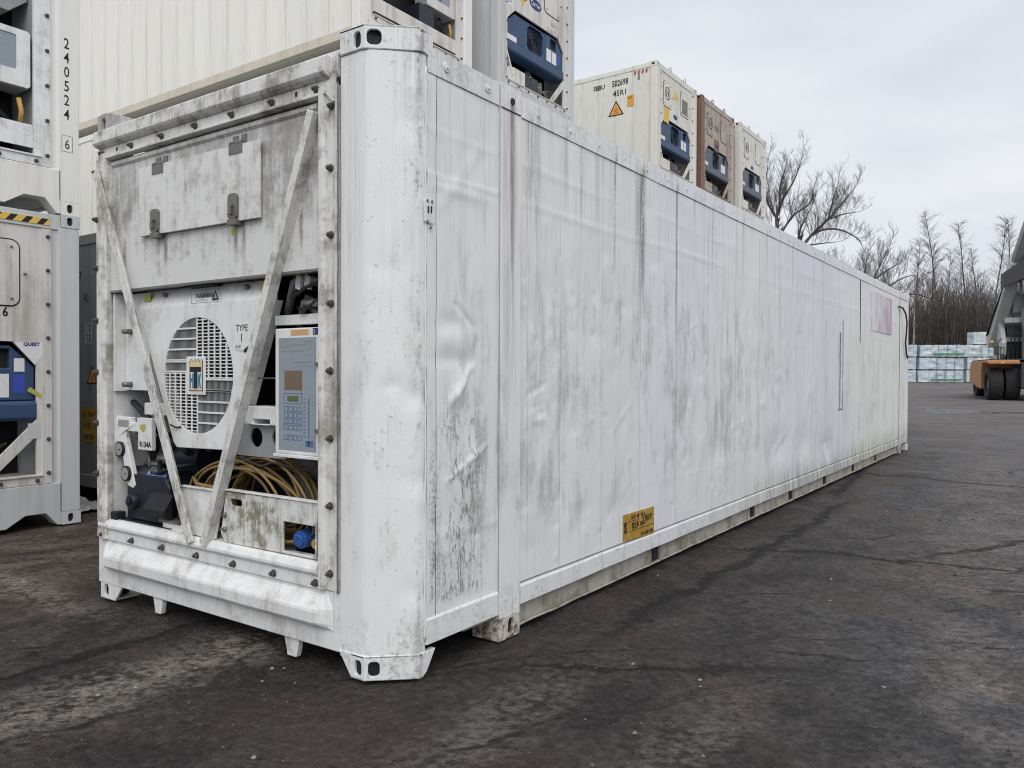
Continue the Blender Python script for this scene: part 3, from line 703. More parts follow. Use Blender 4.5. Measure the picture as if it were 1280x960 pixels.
rail(0.212, 0.756, 2.75, 2.866, 0.010, 0.05, 0, 'top_rail', 'side')
rail(0.956, 12.76, 2.744, 2.856, 0.010, 0.05, 0, 'top_rail', 'side')
rail(12.955, Lm-0.13, 2.75, 2.856, 0.010, 0.05, 0, 'top_rail', 'side')
rail(0.205, 0.760, 0.145, 0.262, 0.012, 0.10, 0.01, 'bottom_rail', 'side')
rail(0.954, 12.76, 0.155, 0.255, 0.014, 0.10, 0.012, 'bottom_rail', 'side')
rail(12.955, Lm-0.13, 0.155, 0.255, 0.014, 0.10, 0.012, 'bottom_rail', 'side')
for (yy, ya, yb) in ((0.335, .29, .38), (0.655, .61, .70)):
    P('rivet', MB().slab(circ(yy, 2.805, 0.021, 10), FX, 0.016, 0.01).cyl((0.012, yy, 2.805), (0.023, yy, 2.805), 0.010, 0.007, 8), 'side')
yy = 1.117
while yy < 12.5:
    P('rivet', MB().slab(circ(yy, 2.795, 0.012, 10), FX, 0.0135, 0.01).cyl((0.012, yy, 2.795), (0.017, yy, 2.795), 0.006, 0.004, 8), 'side'); yy += 0.345
def post40(y0, y1):
    m = MB(); n = 60
    m.grid(lambda a, b: (0.012+dent(y0+(y1-y0)*a, 0.12+2.755*b)*0.35, y0+(y1-y0)*a, 0.12+2.755*b), 6, 90)
    m.box(-0.05, 0.004, y0+0.001, y1-0.001, 0.12, 2.875)
    P('intermediate_post', m, 'side')
    P('post_seam', MB().box(0.006, 0.0155, y0+0.008, y1-0.008, 2.744, 2.749), 'ink')
    c = MB(); yc = (y0+y1)/2
    c.slab([rect(y0, y1, 0, 0.122), oval(yc+0.012, 0.062, 0.052, 0.085)], FX, 0.014, 0.02); c.box(-0.16, -0.0065, y0+0.001, y0+0.015, 0.0, 0.121); c.box(-0.16, -0.0065, y1-0.015, y1-0.001, 0.0, 0.121)
    c.box(-0.16, -0.14, y0+0.016, y1-0.016, 0, .12)
    P('post_casting', c, 'rusty', 0.003)
post40(0.762, 0.95); post40(12.765, 12.95)
m = MB(); m.box(-0.10, 0.008, Lm-0.125, Lm, 0.115, 2.80); P('rear_post', m, 'side', 0.004)
P('corner_casting', MB().slab([rect(Lm-0.165, Lm, 0, 0.113), oval(Lm-0.08, .056, .05, .075)], FX, 0.012, 0.03).box(-.16, -.02, Lm-.164, Lm-.001, .001, .11), 'white', .003)
P('corner_casting', MB().slab([rect(Lm-0.165, Lm, 2.802, 2.90), oval(Lm-0.08, 2.85, .05, .07)], FX, 0.014, 0.03).box(-.16, -.018, Lm-.164, Lm-.001, 2.803, 2.899), 'white', .003)
# long run of side panels
seams = [0.956, 1.035, 1.12, 1.37, 1.60, 1.87, 2.12, 2.42, 2.70, 3.03, 3.35, 3.67, 4.0]
while seams[-1] < 12.4: seams.append(seams[-1]+0.325)
seams[-1] = 12.76
for i in range(len(seams)-1):
    st = 0.018 if seams[i] < 4 else 0.03
    o = P('side_panel', panel(seams[i]+0.0001, seams[i+1]-0.0001, 0.27, 2.742, 0.002+(0.0007 if i % 2 else 0.0), st), 'side')
P('side_panel', panel(12.957, Lm-0.13, 0.27, 2.742, 0.002, 0.04), 'side')
# recessed base beam under the bottom rail with dark pockets
ys_ = [0.955, 2.62, 2.72, 3.60, 4.75, 4.90, 6.05, 6.2, 7.6, 7.75, 9.2, 9.35, 10.8, 10.95, 12.76]
bb = MB(); n = 160
def lowbeam(a, b):
    y = 0.956+11.80*a
    return (-0.030+0.004*noise.noise(Vector((y*2, b, 0))), y, 0.030+0.135*b+0.006*noise.noise(Vector((y*4, b*2, 5))))
bb.grid(lowbeam, 240, 3); bb.box(-0.09, -0.036, 0.956, 12.756, 0.035, 0.15)
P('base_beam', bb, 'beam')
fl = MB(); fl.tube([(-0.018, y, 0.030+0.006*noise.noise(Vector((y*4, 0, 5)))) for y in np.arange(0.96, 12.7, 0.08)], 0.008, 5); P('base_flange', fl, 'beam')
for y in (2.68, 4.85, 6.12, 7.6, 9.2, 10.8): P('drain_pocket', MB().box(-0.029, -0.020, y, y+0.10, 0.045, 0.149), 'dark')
# small bits on the side
m = MB().slab(rrect(0.185, 0.248, 2.065, 2.17, 0.012), FX, 0.0125, 0.006); pt = P('identification_plate', m, 'white', 0.002)
for (a, b) in ((0.207, 2.125), (0.228, 2.128)): P('plate_hole', MB().slab(oval(a, b, 0.012, 0.034, 5), FX, 0.0135, 0.002), 'ink', parent=pt)
for (a, b) in ((0.2, 2.165), (0.232, 2.165), (0.2, 2.07), (0.225, 2.045)): P('plate_rivet', MB().slab(circ(a, b, 0.007, 7), FX, 0.016, 0.005), 'steel', parent=pt)
P('rail_hole', MB().slab(circ(0.868, 2.80, 0.017, 12), FX, 0.0145+0.0035, 0.006), 'ink')
st_ = P('notice_sticker', MB().slab([(2.165, 0.276), (2.637, 0.256), (2.637, 0.448), (2.165, 0.452)], FX, 0.0085, 0.004), 'ochre_st')
text('S      K U    H', 0.062, FX, 2.178, 0.338, 0.0092, M['ink_worn'], st_, bold=0.003, sx=0.85)
text('S', 0.085, FX, 2.172, 0.335, 0.0095, M['ink'], st_, bold=0.003)
text('M U M I N A', 0.04, FX, 2.28, 0.405, 0.0092, M['ink_worn'], st_, bold=0.002)
text('U  A M  U', 0.05, FX, 2.30, 0.345, 0.0092, M['ink_worn'], st_, bold=0.002)
text('NI N MI UM', 0.038, FX, 2.42, 0.272, 0.0092, M['ink_worn'], st_, bold=0.002)
text('UMINU', 0.06, FX, 2.47, 0.365, 0.0092, M['ink_worn'], st_, bold=0.002, sx=0.7)
for zz in (0.325, 0.392): P('sticker_rule', MB().slab(rect(2.168, 2.634, zz, zz+0.005), FX, 0.0089, 0.001), 'ink_worn', parent=st_)
P('faded_print', MB().slab(rect(10.30, 11.98, 2.06, 2.655), FX, 0.0105, 0.003), 'purple')
P('panel_split', MB().box(0.004, 0.0075, 9.49, 9.515, 1.85, 2.74), 'ink')
P('peeled_seam', MB().tube([(0.008, 8.28+0.01*noise.noise(Vector((0, 0, z*9))), z) for z in np.arange(0.95, 1.95, 0.03)], 0.006, 4), 'steel')
P('seam_edge', MB().box(0.004, 0.0075, 8.2, 8.45, 0.93, 0.945).box(0.004, 0.0075, 8.44, 8.452, 0.945, 2.1), 'steel')
cb = [(0.02, 12.56, 2.58), (0.05, 12.78, 2.57), (0.07, 12.98, 2.48), (0.075, 13.10, 2.32), (0.06, 13.12, 2.10), (0.04, 13.18, 1.98), (0.03, 13.36, 1.78), (0.03, 13.5, 1.7)]
P('loose_cable', MB().tube(cb, 0.015, 6), 'cable_dk')

# ---- front frame
hx0, hx1 = -2.462, -0.345
hp = [(0.04, 2.842), (-0.030, 2.842), (-0.040, 2.832), (-0.044, 2.765), (-0.034, 2.752), (0.004, 2.738), (0.04, 2.738)]
P('front_header', MB().ext(hp, 'x', hx0, -0.40).ext([(p[0]*0.55+0.012, p[1]) if p[0] < 0 else p for p in hp], 'x', -0.399, hx1), 'white_frame', 0.003)
P('header_cover', MB().box(-2.03, hx1+0.01, 0.002, 0.25, 2.844, 2.862), 'white', 0.003)
def strip_x(x0, x1, z0, z1, off, t=0.012): return MB().box(x0, x1, off, off+t, z0, z1)
fr = P('flange_top', MB().ext([(0.02, 2.737), (-0.006, 2.737), (-0.006, 2.688), (-0.022, 2.680), (-0.022, 2.668), (0.02, 2.662)], 'x', -2.462, -0.412), 'white_frame', 0.002)
vr = [(-0.468, 0.02), (-0.468, -0.018), (-0.458, -0.024), (-0.436, -0.024), (-0.424, -0.008), (-0.352, -0.008), (-0.352, -0.020), (-0.343, -0.020), (-0.343, 0.02)]
P('flange_right', MB().ext(vr, 'z', 0.375, 2.70), 'white_frame', 0.002)
vl = [(-2.484, 0.02), (-2.484, -0.010), (-2.440, -0.010), (-2.430, -0.026), (-2.364, -0.026), (-2.352, -0.016), (-2.352, 0.02)]
P('flange_left', MB().ext(vl, 'z', 0.375, 2.70), 'white_frame', 0.002)
P('sealant', MB().tube([(-0.338+0.003*noise.noise(Vector((0, 0, z*12))), -0.014, z) for z in np.arange(0.37, 2.72, 0.03)], [0.003+0.003*abs(noise.noise(Vector((3, 0, z*15)))) for z in np.arange(0.37, 2.72, 0.03)], 5), 'steel')
gz = [(-0.468, 2.66), (-0.37, 2.735), (-0.350, 2.735), (-0.350, 2.69), (-0.45, 2.62)]
P('corner_gusset', MB().slab([(-0.415, 2.70), (-0.352, 2.745), (-0.352, 2.62), (-0.362, 2.62), (-0.42, 2.68)], FY, -0.03, 0.02), 'white_frame', 0.002)
for k in range(8):
    if k != 4 and True: pass
for z in (2.606, 2.325, 2.018, 1.703, 1.393, 1.081, 0.769, 0.455): bolt(FY, -0.388+rnd.uniform(-.004, .004), z, -0.008, root)
for z in (2.60, 2.315, 2.02, 1.70, 1.385, 1.075, 0.765, 0.455): bolt(FY, -2.474, z, -0.012, root)
for x in (-2.41, -2.087, -1.772, -1.451, -1.13, -0.811, -0.492): bolt(FY, x, 2.706, -0.007, root)
for x in (-2.404, -2.08, -1.764, -1.435, -1.113, -0.793, -0.487): bolt(FY, x, 0.399, -0.012, root)
for x in (-2.25, -0.635): P('flange_hole', MB().slab(oval(x, 2.712, 0.018, 0.026, 5), FY, -0.0075, 0.002), 'ink')
# sill below the machine bay
sp_ = [(0.08, 0.500), (0.0, 0.494), (-0.018, 0.486), (-0.030, 0.462), (-0.030, 0.448), (-0.012, 0.428), (-0.012, 0.372), (0.08, 0.372)]
P('sill', MB().ext(sp_, 'x', -2.44, -0.472), 'white', 0.001)
m = MB(); n = 60
xs_ = [-2.40+(2.02)*i/n for i in range(n+1)]
prf = [(0.0, 0.371), (-0.002, 0.352), (-0.050, 0.285), (-0.053, 0.272), (-0.050, 0.222), (-0.040, 0.208), (-0.001, 0.186)]
vs = []
for i, x in enumerate(xs_):
    e = min(1, i/1.5, (n-i)/2.5)
    for (y, z) in prf: vs.append((x+(0.0 if 0 < i < n else 0), y*e-0.0012+0.0012*noise.noise(Vector((x*4, y*9, z*8)))*e, z+0.0015*noise.noise(Vector((x*3, 7, z)))*e))
k = len(prf); m.add(vs, [(i*k+j, i*k+j+1, (i+1)*k+j+1, (i+1)*k+j) for i in range(n) for j in range(k-1)])
P('bottom_bulge', m, 'white')
P('bottom_front_beam', MB().box(-2.484, -0.3352, 0.0, 0.10, 0.096, 0.371), 'white', 0.004)
for (x, w) in ((-1.857, 0.10), (-0.692, 0.115)):
    P('guide_foot', MB().slab([(x-w*0.5, 0.1), (x-w*0.32, 0.03), (x-w*0.28, 0.004), (x+w*0.30, 0.004), (x+w*0.42, 0.05), (x+w*0.46, 0.1)], FY, 0.012, 0.03), 'white', 0.003)
# machine bay interior
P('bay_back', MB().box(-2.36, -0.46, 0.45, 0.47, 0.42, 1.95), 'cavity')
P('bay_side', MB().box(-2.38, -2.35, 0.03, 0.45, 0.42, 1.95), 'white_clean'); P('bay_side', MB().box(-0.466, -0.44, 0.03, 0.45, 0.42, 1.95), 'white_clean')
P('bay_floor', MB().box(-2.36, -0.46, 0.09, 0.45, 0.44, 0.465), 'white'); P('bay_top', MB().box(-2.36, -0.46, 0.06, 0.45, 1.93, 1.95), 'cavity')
# upper insulated panel
up = P('evaporator_panel', MB().slab([(-2.36, 1.875), (-0.474, 1.875), (-0.474, 2.655), (-2.36, 2.655)], FY, 0.012, 0.04), 'white_dirty', 0.004)
P('panel_lip', MB().box(-2.36, -0.474, 0.004, 0.05, 1.862, 1.874), 'steel', parent=up)
P('panel_rib', MB().ext([(0.011, 2.653), (0.000, 2.64), (0.000, 2.625), (0.011, 2.612)], 'x', -2.33, -0.50), 'white_dirty', parent=up)
dr = P('access_door', MB().slab([(-1.99, 2.165), (-0.902, 2.155), (-0.904, 2.542), (-1.993, 2.556)], FY, -0.016, 0.016), 'white_door', 0.003)
for x in (-1.80, -1.09):
    h = P('hinge', MB().box(x-0.055, x+0.055, -0.020, -0.0165, 2.50, 2.552).box(x-0.055, x-0.012, 0.006, 0.0115, 2.553, 2.60).box(x+0.016, x+0.055, 0.006, 0.0115, 2.553, 2.60).cyl((x-0.05, -0.012, 2.556), (x+0.05, -0.012, 2.556), 0.010), 'steel', parent=dr)
for (x, z) in ((-1.815, 2.225), (-1.10, 2.222)):
    P('latch', MB().slab(rrect(x-0.036, x+0.036, z-0.055, z+0.075, 0.022), FY, -0.034, 0.016).box(x-0.036, x+0.036, -0.036, 0.0115, z-0.085, z-0.056).cyl((x, -0.032, z+0.012), (x, -0.048, z+0.012), 0.013).box(x-0.01, x+0.01, -0.052, -0.034, z-0.035, z+0.0), 'steel', 0.002, parent=dr)
P('corner_label', MB().slab(rect(-1.165, -1.125, 2.095, 2.135), FY, 0.011, 0.002), 'olive_st', parent=up)
# diagonal braces
def brace(xa, za, xb, zb, w, d, flip, mat):
    L = math.hypot(xb-xa, zb-za); dx, dz = (xb-xa)/L, (zb-za)/L; nx, nz_ = dz, -dx
    if nx < 0: nx, nz_ = -nx, -nz_
    m = MB(); t = 0.008
    def Q(a, b, y): return (xa+dx*a+nx*b, y, za+dz*a+nz_*b)
    def bx(b0, b1, y0, y1):
        m.add([Q(a, b, y) for a in (0, L) for b in (b0, b1) for y in (y0, y1)], [(0, 1, 3, 2), (4, 6, 7, 5), (0, 4, 5, 1), (2, 3, 7, 6), (0, 2, 6, 4), (1, 5, 7, 3)])
    bx(-w/2, w/2, -0.045, -0.037)
    if flip > 0: bx(w/2-t, w/2, -0.0368, -0.037+d)
    else: bx(-w/2, -w/2+t, -0.0368, -0.037+d)
    P('diagonal_brace', m, mat, 0.002)
brace(-2.43, 2.60, -1.455, 0.470, 0.062, 0.045, -1, 'white_frame')
brace(-0.490, 2.60, -1.345, 0.474, 0.046, 0.050, 1, 'white_frame')
# condenser fan shroud with a round guard
sh = P('fan_shroud', MB().slab([[(-2.10, 1.757), (-0.925, 1.757), (-1.235, 1.00), (-1.27, 0.972), (-1.71, 0.962), (-1.742, 0.99)], circ(-1.513, 1.367, 0.318, 48)], FY, 0.04, 0.02), 'white_clean', 0.004)
P('shroud_hood', MB().ext([(0.042, 1.757), (0.095, 1.866), (0.115, 1.866), (0.115, 1.757)], 'x', -2.10, -0.925), 'white', 0.003, parent=sh)
m = MB(); m.add([(-2.10, 0.06, 1.757), (-1.742, 0.06, 0.99), (-1.742, 0.15, 0.99), (-2.10, 0.15, 1.757), (-0.925, 0.06, 1.757), (-1.235, 0.06, 1.0), (-1.235, 0.15, 1.0), (-0.925, 0.15, 1.757), (-1.71, 0.06, .964), (-1.27, .06, .972), (-1.27, .15, .972), (-1.71, .15, .964)],
      [(0, 1, 2, 3), (4, 7, 6, 5), (8, 9, 10, 11), (1, 8, 11, 2), (5, 6, 10, 9)])
P('shroud_skirt', m, 'white_clean', parent=sh)
P('hood_slot', MB().box(-1.62, -1.36, 0.030, 0.094, 1.852, 1.868), 'dark', parent=sh)
cx, cz, cr_ = -1.513, 1.367, 0.316
gr = MB(); fins = MB()
def chord(v): return math.sqrt(max(0.0, cr_**2-v*v))
def hb(zz, x0, x1, t=0.0035, y=0.040, d=0.004):
    h = chord(zz); a, b = max(x0, -h), min(x1, h)
    if b-a > 0.01: gr.box(cx+a, cx+b, y, y+d, cz+zz-t, cz+zz+t)
def vb(xx, z0, z1, t=0.004, y=0.039, d=0.005, m=None):
    h = chord(xx); a, b = max(z0, -h), min(z1, h)
    if b-a > 0.01: (m or gr).box(cx+xx-t, cx+xx+t, y, y+d, cz+a, cz+b)
q = 0.058
# upper right and lower left: slots ; upper left and lower right: fins
k = 0
zz = cr_-0.012
while zz > -0.02: hb(zz, -0.004, cr_, 0.0028); zz -= 0.0185
for i in range(6): vb(-0.002+0.053*i+0.0, -0.02 if i > 1 else 0.07, cr_, 0.005)
zz = -cr_+0.012
while zz < 0.02: hb(zz, -cr_, 0.004, 0.0028); zz += 0.0185
for i in range(6): vb(0.002-0.053*i, -cr_, 0.02 if i > 1 else -0.07, 0.005)
fz = [cr_-0.055, cr_-0.112, cr_-0.170, cr_-0.230, 0.022]
for zz in fz+[0.078]: hb(zz, -cr_, -0.002, 0.005, 0.038)
for zz in [-q-0.022+0.0, -0.02, -0.082, -0.142, -0.20, -0.258]: hb(zz, 0.002, cr_, 0.005, 0.038)
xx = 0.012
while xx < cr_-0.01:
    vb(-xx, 0.022, cr_, 0.0017, 0.045, 0.002, fins); vb(xx, -cr_, -0.022, 0.0017, 0.045, 0.002, fins); xx += 0.0105
go_ = P('fan_guard', gr, 'white_clean', parent=sh); go_['kind'] = 'stuff'; go_ = P('fan_fins', fins, 'grey_in', parent=sh); go_['kind'] = 'stuff'
P('fan_blades', MB().slab(circ(cx, cz, 0.31, 32), FY, 0.12, 0.02), 'dark', parent=sh)
bd = P('badge_plate', MB().slab(rect(cx-0.092, cx+0.085, cz-0.105, cz+0.105), FY, 0.033, 0.006), 'white_clean', 0.002, parent=sh)
tz = [(cx-0.064, cz-0.085)] + [(cx+0.064, cz-0.085), (cx+0.064, cz+0.075)]
for i in range(8): tz.append((cx+0.064-0.016*i-0.008, cz+(0.092 if i % 2 == 0 else 0.075)))
tz.append((cx-0.064, cz+0.075))
P('badge_border', MB().slab(tz, FY, 0.0318, 0.001), 'ink', parent=sh); P('badge_field', MB().slab([(a*0.93+cx*0.07, b*0.95+cz*0.05) for a, b in tz], FY, 0.0310, 0.0006), 'cream', parent=sh)
P('badge_ground', MB().slab(rect(cx-0.052, cx+0.052, cz-0.070, cz+0.048), FY, 0.0303, 0.0005), 'white_ink', parent=sh)
P('badge_letter_t', MB().slab([(cx-0.052, cz+0.048), (cx-0.052, cz+0.020), (cx-0.016, cz+0.020), (cx-0.016, cz-0.070), (cx+0.016, cz-0.070), (cx+0.016, cz+0.020), (cx+0.052, cz+0.020), (cx+0.052, cz+0.048)], FY, 0.0290, 0.0005), 'ink', parent=sh)
P('badge_letter_k', MB().slab([(cx+0.019, cz-0.068), (cx+0.030, cz-0.068), (cx+0.030, cz-0.038), (cx+0.040, cz-0.068), (cx+0.052, cz-0.068), (cx+0.042, cz-0.026), (cx+0.052, cz+0.012), (cx+0.040, cz+0.012), (cx+0.030, cz-0.012), (cx+0.030, cz+0.012), (cx+0.019, cz+0.012)], FY, 0.0296, 0.0005)
  .slab([(cx-0.019, cz-0.068), (cx-0.030, cz-0.068), (cx-0.030, cz-0.035), (cx-0.042, cz-0.035), (cx-0.042, cz-0.068), (cx-0.052, cz-0.068), (cx-0.052, cz+0.012), (cx-0.042, cz+0.012), (cx-0.042, cz-0.015), (cx-0.030, cz-0.015), (cx-0.030, cz+0.012), (cx-0.019, cz+0.012)], FY, 0.0296, 0.0005), 'teal', parent=sh)
P('shroud_label', MB().slab([(-0.965+-0.205, 1.64), (-0.965-0.03, 1.64), (-0.965-0.03, 1.545), (-0.965-0.13, 1.495), (-1.17, 1.505)], FY, 0.0365, 0.001), 'white_st', parent=sh)
text('TYPE', 0.048, FY, -1.163, 1.600, 0.0352, M['ink'], sh, sx=0.95); text('1', 0.06, FY, -1.13, 1.545, 0.0352, M['ink'], sh); text('KW', 0.026, FY, -1.165, 1.51, 0.0352, M['ink'], sh)
P('label_tape', MB().slab([(-1.10, 1.50), (-1.09, 1.487), (-0.99, 1.54), (-0.985, 1.57), (-1.0, 1.555)], FY, 0.0348, 0.001), 'ink', parent=sh)
P('amber_tag', MB().slab(rect(-0.985, -0.935, 1.80, 1.85), FY, 0.055, 0.006), 'olive_st', parent=sh); P('amber_tag', MB().slab(rect(-2.065, -2.0, 1.80, 1.845), FY, 0.055, 0.006), 'olive_st', parent=sh)
text('WARNING', 0.034, FY, -1.545, 1.795, 0.052, M['ink'], sh, bold=0.001); text('ROTATING FAN', 0.017, FY, -1.545, 1.772, 0.046, M['ink_grey'], sh)
P('warning_frame', MB().slab([rect(-1.575, -1.30, 1.763, 1.842), rect(-1.572, -1.303, 1.766, 1.839)], FY, 0.044, 0.0008), 'ink_grey', parent=sh)
P('warning_triangle', MB().slab([[(-1.385, 1.775), (-1.325, 1.775), (-1.355, 1.83)], [(-1.372, 1.783), (-1.338, 1.783), (-1.355, 1.815)]], FY, 0.045, 0.0008), 'ink', parent=sh)
for x in (-1.86, -1.11): P('hood_bolt', MB().cyl((x, 0.07, 1.83), (x, 0.045, 1.828), 0.014, 0.010, 8), 'steel', parent=sh)
# left inner sheet, gauges and bracket
P('inner_sheet', MB().box(-2.325, -2.06, 0.085, 0.105, 1.275, 1.858), 'white_clean', 0.003)
P('sheet_return', MB().box(-2.345, -2.327, 0.02, 0.18, 1.27, 1.858), 'white_clean')
for z in (1.63, 1.31): P('stub_bolt', MB().cyl((-2.26, 0.085, z), (-2.26, 0.03, z), 0.018, 0.014, 8), 'steel')
P('strut', MB().slab([(-2.06, 1.46), (-1.92, 1.12), (-2.06, 1.12)], FY, 0.10, 0.02), 'grey_in')
P('cross_bar', MB().box(-2.06, -1.80, 0.05, 0.12, 1.135, 1.205), 'white', 0.006)
gb_ = P('gauge_bracket', MB().slab([[(-2.36, 1.115), (-2.19, 1.115), (-2.19, 1.085), (-2.13, 1.085), (-2.13, 1.115), (-1.975, 1.115), (-1.975, 0.925), (-2.12, 0.925), (-2.12, 1.03), (-2.245, 1.03), (-2.255, 0.99), (-2.15, 0.71), (-2.175, 0.69), (-2.235, 0.705), (-2.31, 0.93), (-2.36, 0.98)]], FY, 0.045, 0.03), 'white', 0.005)
text('R134A', 0.044, FY, -2.100, 0.945, 0.0435, M['ink'], gb_, bold=0.0015); P('bracket_badge', MB().slab([(-2.095, 1.075), (-2.035, 1.078), (-2.035, 1.05), (-2.065, 1.03), (-2.092, 1.05)], FY, 0.0435, 0.001), 'olive_st', parent=gb_)
P('bracket_label', MB().slab(rect(-2.335, -2.22, 1.055, 1.095), FY, 0.0435, 0.001), 'ink_grey', parent=gb_)
for (x, z) in ((-2.305, 0.918), (-2.235, 0.775)):
    gg = P('pressure_gauge', MB().cyl((x, 0.06, z), (x, 0.028, z), 0.046, 0.046, 20), 'dark', parent=gb_)
    P('gauge_dial', MB().cyl((x, 0.028, z), (x, 0.0265, z), 0.038, 0.038, 20), 'grey_in', parent=gb_); P('gauge_needle', MB().box(x-0.002, x+0.022, 0.024, 0.0262, z-0.002, z+0.002), 'ink', parent=gb_)
P('valve_block', MB().cyl((-2.16, 0.10, 0.95), (-2.16, 0.22, 0.95), 0.045).cyl((-2.05, 0.13, 0.88), (-1.98, 0.2, 0.85), 0.035).cyl((-2.2, 0.15, 0.83), (-2.05, 0.15, 0.83), 0.02), 'steel')
for (a, b) in (((-2.22, .16, .98), (-2.15, .14, .72)), ((-2.06, .16, .95), (-2.1, .16, .7)), ((-2.0, .2, 1.0), (-1.7, .25, .93))): P('refrigerant_pipe', MB().tube([a, ((a[0]+b[0])/2+.03, a[1]-.02, (a[2]+b[2])/2), b], 0.012, 6), 'steel')
# compressor
cp = P('compressor', MB().slab([(-2.255, 0.505), (-1.80, 0.505), (-1.80, 0.72), (-1.84, 0.775), (-2.21, 0.775), (-2.255, 0.74)], FY, 0.05, 0.30), 'dark2', 0.012, seg=3)
P('compressor_head', MB().ext([(0.05, 0.745), (0.10, 0.815), (0.33, 0.815), (0.33, 0.745)], 'x', -2.25, -1.82), 'dark2', 0.006, parent=cp)
P('compressor_tag', MB().add([(-2.07, 0.066, 0.777), (-1.86, 0.066, 0.777), (-1.875, 0.096, 0.820), (-2.055, 0.096, 0.820)], [(0, 1, 2, 3)]), 'tag_blue', parent=cp)
P('compressor_cap', MB().cyl((-2.16, 0.05, 0.615), (-2.16, 0.015, 0.615), 0.05, 0.042, 14).cyl((-2.16, 0.015, 0.615), (-2.16, 0.0, 0.615), 0.02, 0.02, 8), 'dark2', 0.003, parent=cp)
P('compressor_cowl', MB().ext([(0.05, 0.69), (-0.01, 0.60), (-0.01, 0.56), (0.05, 0.53)], 'x', -1.98, -1.76), 'dark', 0.006, parent=cp)
P('compressor_foot', MB().box(-2.31, -1.74, 0.02, 0.34, 0.468, 0.50), 'dark', 0.004, parent=cp)
for k in range(3): P('discharge_fitting', MB().cyl((-1.79, 0.12, 0.56+0.08*k), (-1.73, 0.08, 0.56+0.08*k), 0.026, 0.022, 8), 'dark', parent=cp)
P('motor_housing', MB().cyl((-2.24, 0.30, 0.88), (-1.72, 0.30, 0.88), 0.13, 0.13, 20), 'dark2')
P('floor_block', MB().box(-1.835, -1.64, 0.03, 0.16, 0.468, 0.53), 'white', 0.003); P('foot_bracket', MB().box(-2.345, -2.28, 0.0, 0.06, 0.468, 0.54), 'dark', 0.003)
P('foot_plate', MB().box(-1.86, -1.66, 0.02, 0.2, 0.532, 0.545), 'steel')
P('suction_line', MB().tube([(-2.3, .12, 1.2), (-2.15, .08, 1.16), (-2.0, .12, 1.02), (-1.9, .18, .95), (-1.75, .14, .92)], 0.02, 8).tube([(-1.98, .10, .86), (-1.92, .06, .80), (-1.80, .08, .84), (-1.7, .16, .86)], 0.014, 7), 'dark')
for p0, p1, r_ in (((-2.10, .06, .96), (-2.10, .12, .96), .028), ((-2.02, .08, .80), (-1.95, .08, .80), .02), ((-2.2, .09, 1.0), (-2.12, .09, 1.0), .024)): P('service_valve', MB().cyl(p0, p1, r_, r_, 8), 'bolt')
for pts, r_ in (([(-1.15, .05, .94), (-1.0, .07, .90), (-.9, .06, .93), (-.7, .10, .90), (-.55, .08, .94)], .007), ([(-1.74, .02, 1.09), (-1.70, .03, 1.075), (-1.66, .035, 1.08)], .005), ([(-.82, .16, 1.72), (-.7, .08, 1.68), (-.6, .09, 1.74), (-.5, .10, 1.69)], .008), ([(-.9, .18, 1.78), (-.78, .09, 1.76), (-.66, .07, 1.80), (-.5, .09, 1.84)], .010)): P('loose_wire', MB().tube(pts, r_, 5), 'cable_dk')
# bits right of the shroud
P('duct_box', MB().slab([rect(-1.12, -0.86, 1.115, 1.21), rect(-1.06, -0.92, 1.12, 1.145)], FY, 0.06, 0.12), 'white_clean', 0.004)
P('bulkhead', MB().slab([rect(-1.24, -0.845, 0.945, 1.115), circ(-1.08, 1.045, 0.052, 16), circ(-0.90, 1.05, 0.052, 16)], FY, 0.10, 0.012), 'grey_in')
P('thin_rod', MB().cyl((-1.2, 0.12, 1.355), (-0.84, 0.12, 1.355), 0.004), 'steel')
P('liner_sheet', MB().box(-1.10, -0.50, 0.36, 0.37, 0.50, 0.93), 'grey_in')
P('plug_holder', MB().tube([(-0.62, 0.2, 0.93), (-0.60, 0.14, 0.88), (-0.56, 0.12, 0.80), (-0.53, 0.15, 0.78)], [.03, .04, .035, .02], 8), 'dark')
# harness and frame members at the upper right
P('harness', MB().tube([(-0.95, 0.2, 1.70), (-0.80, 0.12, 1.84), (-0.68, 0.10, 1.86), (-0.55, 0.12, 1.80), (-0.47, 0.16, 1.78)], 0.022, 7).tube([(-0.92, .25, 1.6), (-.75, .14, 1.74), (-.6, .12, 1.72), (-.47, .15, 1.66)], 0.018, 7), 'grey_in')
P('tie_wrap', MB().slab([(-0.735, 1.80), (-0.70, 1.79), (-0.695, 1.86), (-0.73, 1.875)], FY, 0.07, 0.02).slab([(-0.67, 1.80), (-0.635, 1.79), (-0.625, 1.85), (-0.66, 1.87)], FY, 0.07, 0.02), 'white_clean')
P('support_strut', MB().tube([(-0.80, 0.2, 1.77), (-0.48, 0.12, 1.665)], 0.022, 4), 'grey_in'); P('support_strut', MB().tube([(-0.85, .24, 1.74), (-.62, .16, 1.66)], 0.02, 4), 'grey_in')
P('support_bar', MB().box(-0.93, -0.47, 0.10, 0.13, 1.625, 1.675), 'white_dirty', 0.003)
